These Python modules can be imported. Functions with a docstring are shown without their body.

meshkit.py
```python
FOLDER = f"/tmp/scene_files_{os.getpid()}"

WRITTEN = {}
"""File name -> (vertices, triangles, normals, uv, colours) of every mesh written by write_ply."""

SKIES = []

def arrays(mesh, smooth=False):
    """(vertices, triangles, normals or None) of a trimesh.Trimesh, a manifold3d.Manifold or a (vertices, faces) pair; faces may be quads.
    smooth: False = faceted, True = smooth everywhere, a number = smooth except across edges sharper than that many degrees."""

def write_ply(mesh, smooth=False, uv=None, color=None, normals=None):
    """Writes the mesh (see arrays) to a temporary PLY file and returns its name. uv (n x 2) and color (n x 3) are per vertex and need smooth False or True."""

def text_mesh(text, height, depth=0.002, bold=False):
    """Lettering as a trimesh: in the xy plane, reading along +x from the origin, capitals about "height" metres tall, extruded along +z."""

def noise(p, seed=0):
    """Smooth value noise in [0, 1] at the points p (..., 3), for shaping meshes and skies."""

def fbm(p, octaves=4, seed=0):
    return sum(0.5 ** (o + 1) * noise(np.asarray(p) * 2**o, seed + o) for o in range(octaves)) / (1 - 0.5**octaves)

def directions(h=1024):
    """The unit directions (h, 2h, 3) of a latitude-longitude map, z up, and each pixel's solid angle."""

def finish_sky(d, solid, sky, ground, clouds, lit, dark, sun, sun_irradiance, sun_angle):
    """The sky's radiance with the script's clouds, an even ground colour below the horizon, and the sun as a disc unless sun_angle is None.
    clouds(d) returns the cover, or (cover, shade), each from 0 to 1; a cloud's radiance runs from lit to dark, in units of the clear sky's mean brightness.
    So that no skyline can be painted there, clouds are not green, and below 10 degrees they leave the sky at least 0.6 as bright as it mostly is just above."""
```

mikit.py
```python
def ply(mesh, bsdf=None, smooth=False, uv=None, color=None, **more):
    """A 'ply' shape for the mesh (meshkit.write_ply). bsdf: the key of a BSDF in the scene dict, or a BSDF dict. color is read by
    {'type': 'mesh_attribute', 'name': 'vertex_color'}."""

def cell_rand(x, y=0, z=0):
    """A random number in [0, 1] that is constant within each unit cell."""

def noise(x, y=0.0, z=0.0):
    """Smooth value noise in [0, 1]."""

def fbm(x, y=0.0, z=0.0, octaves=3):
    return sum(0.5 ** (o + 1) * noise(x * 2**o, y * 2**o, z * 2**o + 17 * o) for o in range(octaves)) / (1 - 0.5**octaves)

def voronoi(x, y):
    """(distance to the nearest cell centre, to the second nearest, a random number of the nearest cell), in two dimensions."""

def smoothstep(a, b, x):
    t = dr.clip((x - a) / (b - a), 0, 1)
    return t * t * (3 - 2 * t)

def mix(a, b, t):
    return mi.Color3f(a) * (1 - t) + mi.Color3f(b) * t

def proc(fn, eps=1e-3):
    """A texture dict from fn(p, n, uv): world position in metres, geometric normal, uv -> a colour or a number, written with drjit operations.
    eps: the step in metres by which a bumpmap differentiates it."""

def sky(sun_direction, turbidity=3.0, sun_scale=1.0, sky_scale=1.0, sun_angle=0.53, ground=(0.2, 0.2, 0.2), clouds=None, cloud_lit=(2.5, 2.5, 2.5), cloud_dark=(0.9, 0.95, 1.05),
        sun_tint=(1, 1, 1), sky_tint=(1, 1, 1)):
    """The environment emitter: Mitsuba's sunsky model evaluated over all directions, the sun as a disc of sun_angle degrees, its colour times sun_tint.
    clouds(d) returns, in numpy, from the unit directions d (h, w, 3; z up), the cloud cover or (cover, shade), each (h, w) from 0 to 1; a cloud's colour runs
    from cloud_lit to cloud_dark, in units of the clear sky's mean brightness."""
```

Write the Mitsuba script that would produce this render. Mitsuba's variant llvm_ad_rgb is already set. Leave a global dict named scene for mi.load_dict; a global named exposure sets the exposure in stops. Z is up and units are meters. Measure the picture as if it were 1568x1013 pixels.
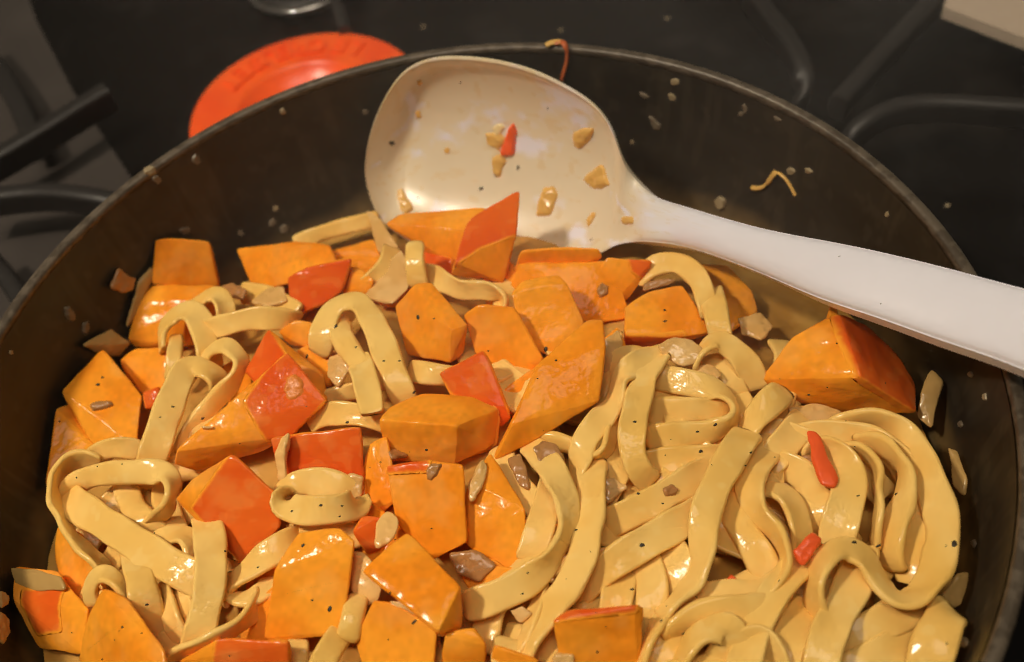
import math

import drjit as dr
import mitsuba as mi
import numpy as np
import shapely
import trimesh
from manifold3d import Manifold, Mesh
from scipy.interpolate import CubicSpline
from shapely.geometry import Polygon

import meshkit
import mikit
from mikit import fbm, mix, noise, smoothstep, voronoi

T = mi.ScalarTransform4f
scene, labels = {}, {}
RIM = 0.105  # height of the pan's rim above the stove

# ---------------------------------------------------------------- camera, light, exposure
scene["camera"] = {
    "type": "thinlens", "fov": 55.0, "fov_axis": "x", "near_clip": 0.01, "far_clip": 20.0,
    "to_world": T().look_at(origin=[0.01788, -0.16377, 0.33119], target=[0.01788, 0.45014, -0.45819], up=[0.18225, 0.77616, 0.60363]),
    "aperture_radius": 0.0019, "focus_distance": 0.285,
}
exposure = 0.0

# ---------------------------------------------------------------- shape builders (all in metres, world space)
def unit(v):
    v = np.asarray(v, float)
    return v / np.maximum(np.linalg.norm(v, axis=-1, keepdims=True), 1e-12)


def spline(p, step=None, n=None):
    """Smooth curve through the rows of p (any number of columns; the first three are the position)."""
    p = np.asarray(p, float)
    d = np.linalg.norm(np.diff(p[:, :3], axis=0), axis=1)
    u = np.concatenate([[0], np.cumsum(np.maximum(d, 1e-5) ** 0.75)])
    n = n or max(6, int(d.sum() / step) + 1)
    f = CubicSpline(u, p) if len(p) > 2 else (lambda q: p[0] + (p[1] - p[0]) * (q / u[-1])[:, None])
    return f(np.linspace(0, u[-1], n))


def loft(rings, closed_ends=True):
    """Rings (n, m, 3) joined into one closed tube."""
    n, m = rings.shape[:2]
    i, j = np.meshgrid(np.arange(n - 1), np.arange(m), indexing="ij")
    q = np.stack([i * m + j, i * m + (j + 1) % m, (i + 1) * m + (j + 1) % m, (i + 1) * m + j], -1).reshape(-1, 4)
    f = np.vstack([q[:, [0, 1, 2]], q[:, [0, 2, 3]]])
    v = rings.reshape(-1, 3)
    if closed_ends:
        v = np.vstack([v, rings[0].mean(0), rings[-1].mean(0)])
        k = np.arange(m)
        f = np.vstack([f, np.stack([np.full(m, n * m), (k + 1) % m, k], -1), np.stack([np.full(m, n * m + 1), (n - 1) * m + k, (n - 1) * m + (k + 1) % m], -1)])
    t = trimesh.Trimesh(v, f, process=False)
    if t.volume < 0:
        t = trimesh.Trimesh(v, f[:, ::-1], process=False)
    return t


def ribbon(rows, width=0.0098, thick=0.0019, seed=0):
    """A noodle: rows of (x, y, z, width direction)."""
    rng = np.random.default_rng(seed)
    c = spline(np.asarray(rows, float)[:, :6], step=0.0011)
    p, w = c[:, :3], c[:, 3:6]
    t = unit(np.gradient(p, axis=0))
    w = unit(w - (w * t).sum(1, keepdims=True) * t)
    n = unit(np.cross(t, w))
    s = np.concatenate([[0], np.cumsum(np.linalg.norm(np.diff(p, axis=0), axis=1))])
    ph = rng.random(6) * 20
    width = 0.84 * width
    half = width / 2 * (1 + 0.05 * np.sin(s * 160 + ph[0]) + 0.035 * np.sin(s * 420 + ph[1]))
    half[0] *= 0.9
    half[-1] *= 0.9
    b = thick / 2
    prof = []
    for k in range(7):
        a = -np.pi / 2 + np.pi * k / 6
        prof.append((1 - b / (width / 2) + np.cos(a) * b / (width / 2), np.sin(a) * b))
    prof += [(0.45, b), (0.0, b), (-0.45, b)] + [(-x, -y) for x, y in prof] + [(-0.45, -b), (0.0, -b), (0.45, -b)]
    prof = np.array(prof)
    cup = rng.uniform(-0.0007, 0.0007)
    a, y = prof[:, 0], prof[:, 1]
    wav_l = 0.0004 * np.sin(s * 330 + ph[2]) + 0.0003 * np.sin(s * 610 + ph[3])
    wav_r = 0.0004 * np.sin(s * 290 + ph[4]) + 0.0003 * np.sin(s * 570 + ph[5])
    off = y[None] + cup * (a[None] ** 2 - 0.3) + np.where(a[None] > 0, wav_l[:, None], wav_r[:, None]) * a[None] ** 2
    rings = p[:, None] + a[None, :, None] * half[:, None, None] * w[:, None] + off[..., None] * n[:, None]
    return loft(rings)


def strand(pts, radius, sides=8, flat=1.0):
    c = spline(np.asarray(pts, float), step=0.002)
    t = unit(np.gradient(c[:, :3], axis=0))
    up = np.where(np.abs(t[:, 2:3]) < 0.9, [[0, 0, 1.0]], [[1.0, 0, 0]])
    a = unit(np.cross(t, up))
    b = np.cross(t, a)
    r = np.broadcast_to(radius, (len(c),)).copy()
    g = np.arange(sides) * 2 * np.pi / sides
    return loft(c[:, None, :3] + r[:, None, None] * (np.cos(g)[None, :, None] * a[:, None] + flat * np.sin(g)[None, :, None] * b[:, None]))


def flatten_faces(t, rounds=24, angle=46):
    """Evens out creases shallower than the angle and keeps the sharper edges: face normals are averaged among like neighbours, then the vertices follow them."""
    f, pairs = t.faces, t.face_adjacency
    v, n, lim = np.array(t.vertices), np.array(t.face_normals), math.cos(math.radians(angle))
    for _ in range(rounds):
        w = np.maximum((n[pairs[:, 0]] * n[pairs[:, 1]]).sum(1) - lim, 0)[:, None] ** 2
        s = n * (1 - lim) ** 2
        np.add.at(s, pairs[:, 0], n[pairs[:, 1]] * w)
        np.add.at(s, pairs[:, 1], n[pairs[:, 0]] * w)
        n = unit(s)
    share = np.bincount(f.ravel(), minlength=len(v))[:, None]
    for _ in range(rounds):
        c = v[f].mean(1)
        move = np.zeros_like(v)
        for k in range(3):
            np.add.at(move, f[:, k], n * ((c - v[f[:, k]]) * n).sum(1, keepdims=True))
        v = v + move / np.maximum(share, 1)
    t.vertices = v


def hull_body(points, radius=0.0005, fine=0.0015, rough=0.0003, seed=0, soften=1, scale=0.004):
    """A cut piece: the rounded hull of the points, refined and made a little uneven."""
    pts = np.asarray(points, float)
    c = pts.mean(0)
    inner = c + (pts - c) * (1 - radius / np.maximum(np.linalg.norm(pts - c, axis=1, keepdims=True), 3 * radius))
    ball = trimesh.creation.icosphere(1, radius).vertices
    m = Manifold.hull_points((inner[:, None] + ball[None]).reshape(-1, 3).astype(np.float32)).refine_to_length(fine)
    a = m.to_mesh()
    t = trimesh.Trimesh(a.vert_properties[:, :3], a.tri_verts, process=True)
    flatten_faces(t)
    trimesh.smoothing.filter_taubin(t, iterations=soften)
    v, n = np.array(t.vertices), np.array(t.vertex_normals)
    f = meshkit.fbm(v / scale, 3, seed) - 0.5 + 0.6 * (meshkit.noise(v / (scale * 2.6), seed + 9) - 0.5)
    return trimesh.Trimesh(v + n * (2 * rough * f)[:, None], t.faces, process=False)


def rind(body, poly, lift=0.0005, bulge=0.0):
    """The skin of a cut piece: a shell that follows the body inside the outline poly."""
    poly = np.asarray(poly, float)
    c = poly.mean(0)
    _, _, vt = np.linalg.svd(poly - c)
    n = vt[2] * np.sign(vt[2] @ (c - body.vertices.mean(0)))
    x = unit(poly[1] - poly[0] - ((poly[1] - poly[0]) @ n) * n)
    y = np.cross(n, x)
    p2 = np.stack([(poly - c) @ x, (poly - c) @ y], -1)
    g = Polygon(p2).buffer(0)
    if g.geom_type != "Polygon":
        g = g.convex_hull
    g = g.buffer(0.0011).simplify(0.0001)
    nv = np.array(body.vertex_normals)
    big = Manifold(Mesh(vert_properties=(body.vertices + nv * lift).astype(np.float32), tri_verts=body.faces.astype(np.uint32)))
    deep = max(0.0022, 1.3 * np.abs((poly - c) @ n).max() + 0.0012)
    prism = trimesh.creation.extrude_polygon(g, 2 * deep + 0.004, engine="earcut")
    m4 = np.eye(4)
    m4[:3, 0], m4[:3, 1], m4[:3, 2], m4[:3, 3] = x, y, n, c - n * deep
    prism.apply_transform(m4)
    pm = Manifold(Mesh(vert_properties=np.asarray(prism.vertices, np.float32), tri_verts=np.asarray(prism.faces, np.uint32)))
    out = (big ^ pm).to_mesh()
    t = trimesh.Trimesh(out.vert_properties[:, :3], out.tri_verts, process=True)
    q = shapely.points((t.vertices - c) @ x, (t.vertices - c) @ y)
    return t, np.stack([shapely.distance(q, g.exterior), np.zeros(len(q))], -1)


def blob(pos, nrm, size, angle=0.0, seed=0, sub=2):
    """A small flattened morsel lying on a surface: size = (length, width, height)."""
    t = trimesh.creation.icosphere(sub, 1.0)
    v = np.array(t.vertices)
    v = v * (0.75 + 0.75 * meshkit.fbm(v * 1.3 + seed * 3.1, 2, seed))[:, None]
    n = unit(nrm)
    x = unit(np.cross(n, [0.31, 0.9, 0.2]))
    y = np.cross(n, x)
    x, y = x * np.cos(angle) + y * np.sin(angle), -x * np.sin(angle) + y * np.cos(angle)
    s = np.asarray(size, float) / 2
    return trimesh.Trimesh(np.asarray(pos) + v[:, :1] * s[0] * x + v[:, 1:2] * s[1] * y + v[:, 2:] * s[2] * n, t.faces, process=False)


def bar(pts, width=0.010, height=0.014, round_=0.003):
    """A cast grate bar: its top follows pts."""
    c = spline(np.asarray(pts, float), step=0.004)
    t = unit(np.gradient(c, axis=0))
    a = unit(np.cross(t, [0, 0, 1.0]))
    w, h, r = width / 2, height, round_
    prof = np.array([(-w + r, 0), (w - r, 0), (w - 0.3 * r, -0.3 * r), (w, -r), (w * 0.8, -h), (-w * 0.8, -h), (-w, -r), (-w + 0.3 * r, -0.3 * r)])
    return loft(c[:, None] + prof[None, :, :1] * a[:, None] + prof[None, :, 1:] * np.array([0, 0, 1.0]))


def lathe(profile, sections=160, centre=(0, 0, 0)):
    """A closed (r, z) outline turned about the z axis."""
    p = np.asarray(profile, float)
    g = np.arange(sections) * 2 * np.pi / sections
    rings = np.stack([p[None, :, 0] * np.cos(g)[:, None], p[None, :, 0] * np.sin(g)[:, None], np.broadcast_to(p[None, :, 1], (sections, len(p)))], -1) + np.asarray(centre)
    n, m = rings.shape[:2]
    i, j = np.meshgrid(np.arange(n), np.arange(m), indexing="ij")
    q = np.stack([i * m + j, i * m + (j + 1) % m, (i + 1) % n * m + (j + 1) % m, (i + 1) % n * m + j], -1).reshape(-1, 4)
    f = np.vstack([q[:, [0, 1, 2]], q[:, [0, 2, 3]]])
    t = trimesh.Trimesh(rings.reshape(-1, 3), f, process=True)
    return trimesh.Trimesh(t.vertices, t.faces[:, ::-1], process=False) if t.volume < 0 else t


PAN_IN = [(0.0, -0.0665), (0.112, -0.0660), (0.122, -0.0640), (0.131, -0.0590), (0.1385, -0.0505), (0.1435, -0.0385), (0.1460, -0.0200), (0.1470, -0.0030)]


def wall_radius(z):
    return np.interp(z, [b for _, b in PAN_IN[1:]], [a for a, _ in PAN_IN[1:]])


def mound(x, y):
    """Height (below the rim) of the sauce that the food lies in."""
    r2 = (np.square(x) + np.square(y)) / 0.14**2
    return -0.040 + 0.012 * (1 - r2) - 0.10 * y


def spoon_grid(stations, n=220, m=33):
    """One continuous surface: (top, bottom) point grids (n, m, 3) and (s, t) from stations (upper edge, lower edge, bowl depth, thickness, crown)."""
    st = spline(np.asarray(stations, float), n=n)
    st[:, 6:] = np.maximum(st[:, 6:], 0)
    u, l = st[:, :3], st[:, 3:6]
    t = np.sin(np.linspace(-1, 1, m) * np.pi / 2)
    c, h = (u + l) / 2, (u - l) / 2
    ax = unit(np.gradient(c, axis=0))
    k = max(3, n // 40)
    nr = np.cross(ax, unit(h))
    nr[:k] = nr[k]
    nr = np.stack([np.convolve(np.pad(nr[:, i], 6, mode="edge"), np.ones(13) / 13, "valid") for i in range(3)], -1)
    nr = unit(nr)
    depth, thick, crown = st[:, 6], st[:, 7], st[:, 8]
    e = np.sqrt(np.maximum(1 - np.minimum(np.abs(t) / 0.955, 1) ** 2, 0))  # a narrow flat lip runs round the bowl
    prof = (-depth[:, None] * (e**1.25)[None] + crown[:, None] * e[None])
    base = c[:, None] + h[:, None] * t[None, :, None]
    top = base + nr[:, None] * prof[..., None]
    bot = top - nr[:, None] * (thick[:, None] * (0.7 + 0.3 * e)[None])[..., None]
    return top, bot, t


def lamp(name, label, centre, aim, radius, radiance):
    """A round lamp in a shallow metal housing."""
    c, d = np.array(centre, float), unit(np.array(aim, float) - np.array(centre, float))
    scene[name + "__lens"] = {
        "type": "disk", "to_world": T().look_at(origin=c.tolist(), target=(c + d).tolist(), up=[0.1, 1, 0.05]) @ T().scale(radius),
        "emitter": {"type": "area", "radiance": {"type": "rgb", "value": radiance}}, "bsdf": {"type": "ref", "id": "white_plastic_material"},
    }
    ring = lathe([(radius * 1.02, 0.0), (radius * 1.18, 0.0), (radius * 1.18, -0.02), (0.0, -0.02), (0.0, -0.012), (radius * 1.02, -0.012)], 48)
    ring.apply_transform(trimesh.geometry.align_vectors([0, 0, 1], d))
    ring.apply_translation(c)
    scene[name + "__housing"] = mikit.ply(ring, "grate_iron_material", smooth=30)
    labels[name] = {"label": label, "category": "lamp"}


lamp("hood_lamp", "round white lamp of the hood above the stove", (-0.40, -0.02, 0.80), (0.0, 0.04, 0.08), 0.045, (225.0, 194.0, 150.0))
lamp("fill_lamp", "broad round fill lamp added overhead out of view", (0.0, -0.2, 1.8), (0.0, 0.0, 0.1), 0.36, (6.4, 5.55, 4.35))  # second lamp is unseen, added overhead for soft fill
scene["room_fill"] = {"type": "constant", "radiance": {"type": "rgb", "value": [0.125, 0.109, 0.082]}}  # even environment fill added in place of bounce from the unseen room


# ---------------------------------------------------------------- materials
def principled(color, roughness=0.5, **more):
    d = {"type": "principled", "base_color": color if isinstance(color, dict) else {"type": "rgb", "value": list(color)}, "roughness": roughness}
    d.update(more)
    return d


def bump(bsdf, fn, scale, eps=2e-4):
    return {"type": "bumpmap", "bump": mikit.proc(fn, eps), "scale": scale, "nested": bsdf}


def wet(p, n, uv):
    """Fine unevenness of a coat of sauce, in units of height."""
    patch = smoothstep(0.45, 0.7, noise(p.x * 75 + 5, p.y * 75, p.z * 75))
    return (0.25 + 0.55 * patch) * fbm(p.x * 700, p.y * 700, p.z * 700, 2) + 0.8 * noise(p.x * 160, p.y * 160, p.z * 160)


def noodle_color(p, n, uv):
    a = fbm(p.x * 90, p.y * 90, p.z * 90, 3)
    b = smoothstep(0.62, 0.8, fbm(p.x * 260 + 7, p.y * 260, p.z * 260, 2))
    d = smoothstep(0.55, 0.75, fbm(p.x * 45 + 3, p.y * 45, p.z * 45, 3))
    return mix(mix(mix(NOODLE_A, NOODLE_B, smoothstep(0.35, 0.65, a)), NOODLE_C, 0.35 * b), (0.72, 0.42, 0.085), 0.45 * d)


def flesh_color(p, n, uv):
    a = smoothstep(0.3, 0.7, fbm(p.x * 70 + 3, p.y * 70, p.z * 70, 3))
    s = noise(p.x * 700, p.y * 700, p.z * 250)
    c = mix(FLESH_A, FLESH_B, a)
    film = smoothstep(0.50, 0.74, fbm(p.x * 95 + 11, p.y * 95, p.z * 95, 4))
    brown = smoothstep(0.68, 0.80, fbm(p.x * 150 + 31, p.y * 150, p.z * 150, 3))
    return mix(mix(c * (0.92 + 0.16 * s), FILM, 0.24 * film), (0.50, 0.18, 0.02), 0.16 * brown)


def rind_color(p, n, uv):
    a = smoothstep(0.3, 0.7, fbm(p.x * 60 + 5, p.y * 60, p.z * 60, 3))
    s = smoothstep(0.6, 0.72, noise(p.x * 330, p.y * 330, p.z * 330))
    film = smoothstep(0.58, 0.78, fbm(p.x * 110 + 2, p.y * 110, p.z * 110, 4))
    c = mix(mix(mix(RIND_A, RIND_B, a), RIND_C, 0.2 * s), FILM, 0.16 * film)
    return mix(FLESH_B, c, smoothstep(0.0000, 0.0014, uv.x + 0.0004 * (noise(p.x * 900, p.y * 900, p.z * 900) - 0.5)))


def onion_color(p, n, uv):
    a = smoothstep(0.35, 0.65, fbm(p.x * 160, p.y * 160, p.z * 160, 2))
    return mix(ONION_A, ONION_B, a)


def sauce_color(p, n, uv):
    a = smoothstep(0.3, 0.7, fbm(p.x * 110, p.y * 110, 1.0, 3))
    return mix(SAUCE_A, SAUCE_B, a)


def pan_color(p, n, uv):
    a = fbm(p.x * 40, p.y * 40, p.z * 60, 4)
    b = smoothstep(0.55, 0.75, fbm(p.x * 210, p.y * 210, p.z * 120, 3))
    streak = smoothstep(0.56, 0.72, fbm(p.x * 190, p.y * 190, p.z * 22, 3))
    above = p.z - RIM + 0.046 + 0.10 * p.y + 0.007 * (fbm(p.x * 60, p.y * 60, 4.0, 3) - 0.5)
    tide = smoothstep(0.010, 0.001, above) * (0.35 + 0.65 * noise(p.x * 240, p.y * 240, p.z * 240))
    c = mix(mix(PAN_A, PAN_B, smoothstep(0.35, 0.65, a)), PAN_C, dr.clip(0.2 * b + 0.22 * streak, 0, 1))
    return mix(c, (0.20, 0.125, 0.04), 0.6 * dr.clip(tide, 0, 1))


def rim_color(p, n, uv):
    a = smoothstep(0.4, 0.62, fbm(p.x * 330, p.y * 330, p.z * 330, 3))
    return mix(RIM_A, RIM_B, a)


def spoon_color(p, n, uv):
    """White plastic with a thin, patchy film of sauce in the bowl; uv = (way along the spoon, across)."""
    x, y = uv.x * 22, uv.y * 7
    f = fbm(x + 3.1, y, 2.0, 4)
    film = smoothstep(0.20, 0.40, f) * (1 - smoothstep(0.47, 0.60, uv.x + 0.05 * (noise(x * 1.2, y) - 0.5)))
    spots = smoothstep(0.60, 0.82, fbm(x * 3.2 + 9, y * 3.2, 5.0, 2)) * (1 - smoothstep(0.50, 0.66, uv.x))
    edge = smoothstep(0.40, 0.5, dr.abs(uv.y - 0.5)) * (1 - smoothstep(0.42, 0.5, uv.x)) * noise(x * 2, y * 2)
    c = mix(SPOON_W, SPOON_F, 0.85 * film)
    c = mix(c, SPOON_S, dr.clip(0.32 * spots + 0.5 * edge, 0, 1))
    return c


def trivet_color(p, n, uv):
    a = fbm(p.x * 50, p.y * 50, p.z * 50, 3)
    return mix(TRIVET_A, TRIVET_B, smoothstep(0.3, 0.7, a))


def stove_color(p, n, uv):
    a = smoothstep(0.5, 0.72, fbm(p.x * 30, p.y * 30, 3.0, 4))
    return mix(STOVE_A, STOVE_B, a)


def sheen_color(p, n, uv):
    return mix(SHEEN_A, SHEEN_B, fbm(p.x * 25, p.y * 25, p.z * 25, 4))


def rough_small(p, n, uv):
    return fbm(p.x * 600, p.y * 600, p.z * 600, 3)


NOODLE_A, NOODLE_B, NOODLE_C = (0.79, 0.485, 0.125), (0.83, 0.545, 0.165), (0.86, 0.62, 0.235)
FLESH_A, FLESH_B, FILM = (0.82, 0.255, 0.014), (0.89, 0.345, 0.028), (0.82, 0.44, 0.12)
RIND_A, RIND_B, RIND_C = (0.68, 0.085, 0.010), (0.74, 0.135, 0.016), (0.80, 0.27, 0.06)
ONION_A, ONION_B = (0.62, 0.36, 0.115), (0.70, 0.44, 0.17)
SAUCE_A, SAUCE_B = (0.46, 0.225, 0.045), (0.56, 0.31, 0.075)
PAN_A, PAN_B, PAN_C = (0.013, 0.010, 0.007), (0.020, 0.016, 0.011), (0.060, 0.045, 0.025)
RIM_A, RIM_B = (0.060, 0.045, 0.030), (0.10, 0.078, 0.055)
SPOON_W, SPOON_F, SPOON_S = (0.69, 0.68, 0.75), (0.66, 0.565, 0.37), (0.60, 0.43, 0.17)
TRIVET_A, TRIVET_B = (0.90, 0.085, 0.010), (0.95, 0.12, 0.014)
STOVE_A, STOVE_B = (0.005, 0.004, 0.0035), (0.012, 0.010, 0.009)
SHEEN_A, SHEEN_B = (0.055, 0.046, 0.042), (0.085, 0.072, 0.065)  # greys of the reflection painted onto the stove

P = mikit.proc
scene["noodle_material"] = bump(principled(P(noodle_color), 0.16, specular=0.22), wet, 0.00026)
scene["pumpkin_flesh_material"] = bump(principled(P(flesh_color), 0.14, specular=0.11), wet, 0.00024)
scene["pumpkin_rind_material"] = bump(principled(P(rind_color), 0.14, specular=0.11), wet, 0.00024)
scene["onion_material"] = bump(principled(P(onion_color), 0.16, specular=0.5), wet, 0.0003)
scene["dark_onion_material"] = bump(principled((0.38, 0.18, 0.06), 0.2, specular=0.4), wet, 0.0003)
scene["pepper_material"] = bump(principled((0.76, 0.10, 0.02), 0.35, specular=0.5), wet, 0.0002)
scene["herb_material"] = principled((0.030, 0.022, 0.010), 0.6)
scene["crumb_material"] = bump(principled((0.26, 0.20, 0.115), 0.35), wet, 0.0002)
scene["dull_crumb_material"] = principled((0.13, 0.10, 0.066), 0.4)
scene["smear_material"] = bump(principled((0.72, 0.58, 0.30), 0.12, specular=0.5), wet, 0.0002)
scene["sauce_material"] = bump(principled(P(sauce_color), 0.3, specular=0.2), wet, 0.0005)
scene["pan_coating_material"] = bump(principled(P(pan_color), 0.40, specular=0.4), rough_small, 0.00008)
scene["pan_rim_material"] = bump(principled(P(rim_color), 0.38, metallic=0.15, specular=0.5), rough_small, 0.0002)
scene["white_plastic_material"] = principled(P(spoon_color), 0.28, specular=0.5)
scene["orange_enamel_material"] = principled(P(trivet_color), 0.30, specular=0.5)
scene["stove_enamel_material"] = bump(principled(P(stove_color), 0.16, specular=0.14), rough_small, 0.00002)
scene["burner_steel_material"] = principled(P(sheen_color), 0.38, metallic=0.35, specular=0.5)
scene["grate_iron_material"] = bump(principled((0.016, 0.0135, 0.0125), 0.45, specular=0.5), rough_small, 0.00012)
scene["chrome_material"] = principled((0.45, 0.42, 0.40), 0.2, metallic=1.0)
scene["counter_stone_material"] = principled((0.50, 0.40, 0.31), 0.4)
scene["mark_material"] = bump(principled((0.66, 0.20, 0.03), 0.4, specular=0.4), wet, 0.0002)
scene["pale_onion_material"] = bump(principled((0.74, 0.45, 0.155), 0.2, specular=0.4), wet, 0.0002)
scene["amber_onion_material"] = bump(principled((0.62, 0.37, 0.10), 0.14, specular=0.4), wet, 0.0003)
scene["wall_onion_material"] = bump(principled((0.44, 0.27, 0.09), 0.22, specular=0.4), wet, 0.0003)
scene["cooked_pepper_material"] = bump(principled((0.46, 0.105, 0.03), 0.25, specular=0.4), wet, 0.0002)


PAN_PROFILE = [(0.0, -0.0665), (0.060, -0.0664), (0.112, -0.0660), (0.122, -0.0640), (0.131, -0.0590), (0.1385, -0.0505), (0.1435, -0.0385), (0.1460, -0.0200), (0.1470, -0.0015),
               (0.1474, 0.0002), (0.1480, 0.0009), (0.1492, 0.0012), (0.1504, 0.0009), (0.1511, 0.0), (0.1512, -0.0022), (0.1507, -0.0028), (0.1500, -0.0032),
               (0.1492, -0.0200), (0.1470, -0.0400), (0.1420, -0.0530), (0.1340, -0.0630), (0.1240, -0.0685), (0.1120, -0.0700), (0.0, -0.0700)]
SHEEN_PATCH = [[-0.3529, 0.5204], [-0.2599, 0.4728], [-0.2351, 0.3982], [-0.2012, 0.3179], [-0.1647, 0.245], [-0.1365, 0.1881], [-0.1633, 0.1151], [-0.2878, 0.1435]]
COUNTER = [[0.2492, 0.2157], [0.2734, 0.184], [0.301, 0.149], [0.3635, 0.2182], [0.267, 0.2445]]
GRATES = [('stove_grate', 'black cast iron grate with its finger ending left of the orange spoon rest', [([[-228.2, 224.8, -70.0], [-210.9, 235.2, -70.0], [-187.5, 252.3, -70.0], [-163.1, 270.2, -70.0]], 10, 14), ([[-224.1, 204.7, -70.0], [-205.3, 203.7, -70.0], [-186.2, 200.8, -70.0], [-166.7, 193.5, -70.0], [-146.3, 186.1, -74.0], [-135.3, 183.5, -85.0]], 9, 13), ([[-253.7, 354.0, -82.0], [-231.7, 316.0, -82.0], [-217.9, 287.8, -82.0], [-204.2, 252.5, -82.0]], 11, 13), ([[-215.1, 177.9, -80.0], [-195.0, 149.0, -80.0], [-178.1, 115.6, -80.0]], 9, 13)]), ('stove_grate_001', 'dark cast iron grate with curved fingers at the upper right', [([[166.7, 254.8, -70.0], [170.5, 222.8, -70.0], [172.3, 196.3, -70.0], [170.6, 183.6, -73.0], [165.7, 181.3, -84.0]], 9, 13), ([[253.4, 230.0, -74.0], [216.9, 198.4, -74.0], [180.7, 166.3, -74.0]], 9, 13), ([[263.1, 134.3, -70.0], [228.9, 146.4, -70.0], [208.4, 152.3, -70.0], [193.2, 150.4, -70.0], [179.2, 145.6, -74.0], [175.3, 146.3, -85.0]], 8, 12)]), ('stove_grate_002', 'single thin grate finger pointing at the top of the orange spoon rest', [([[-47.0, 343.4, -80.0], [-43.7, 319.9, -80.0], [-40.9, 297.7, -80.0]], 7, 12)])]
CAP = [-0.066, 0.3703, 0.0]
CRUMBS = [[-0.2, 319.9, -104.5], [180.1, 204.3, -104.5], [197.3, 199.8, -104.5], [200.1, 194.9, -104.5], [194.2, 185.7, -104.5], [217.0, 118.1, -104.5], [74.6, 293.5, -104.5], [132.5, 286.5, -104.5]]
LETTER_START = 55
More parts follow.
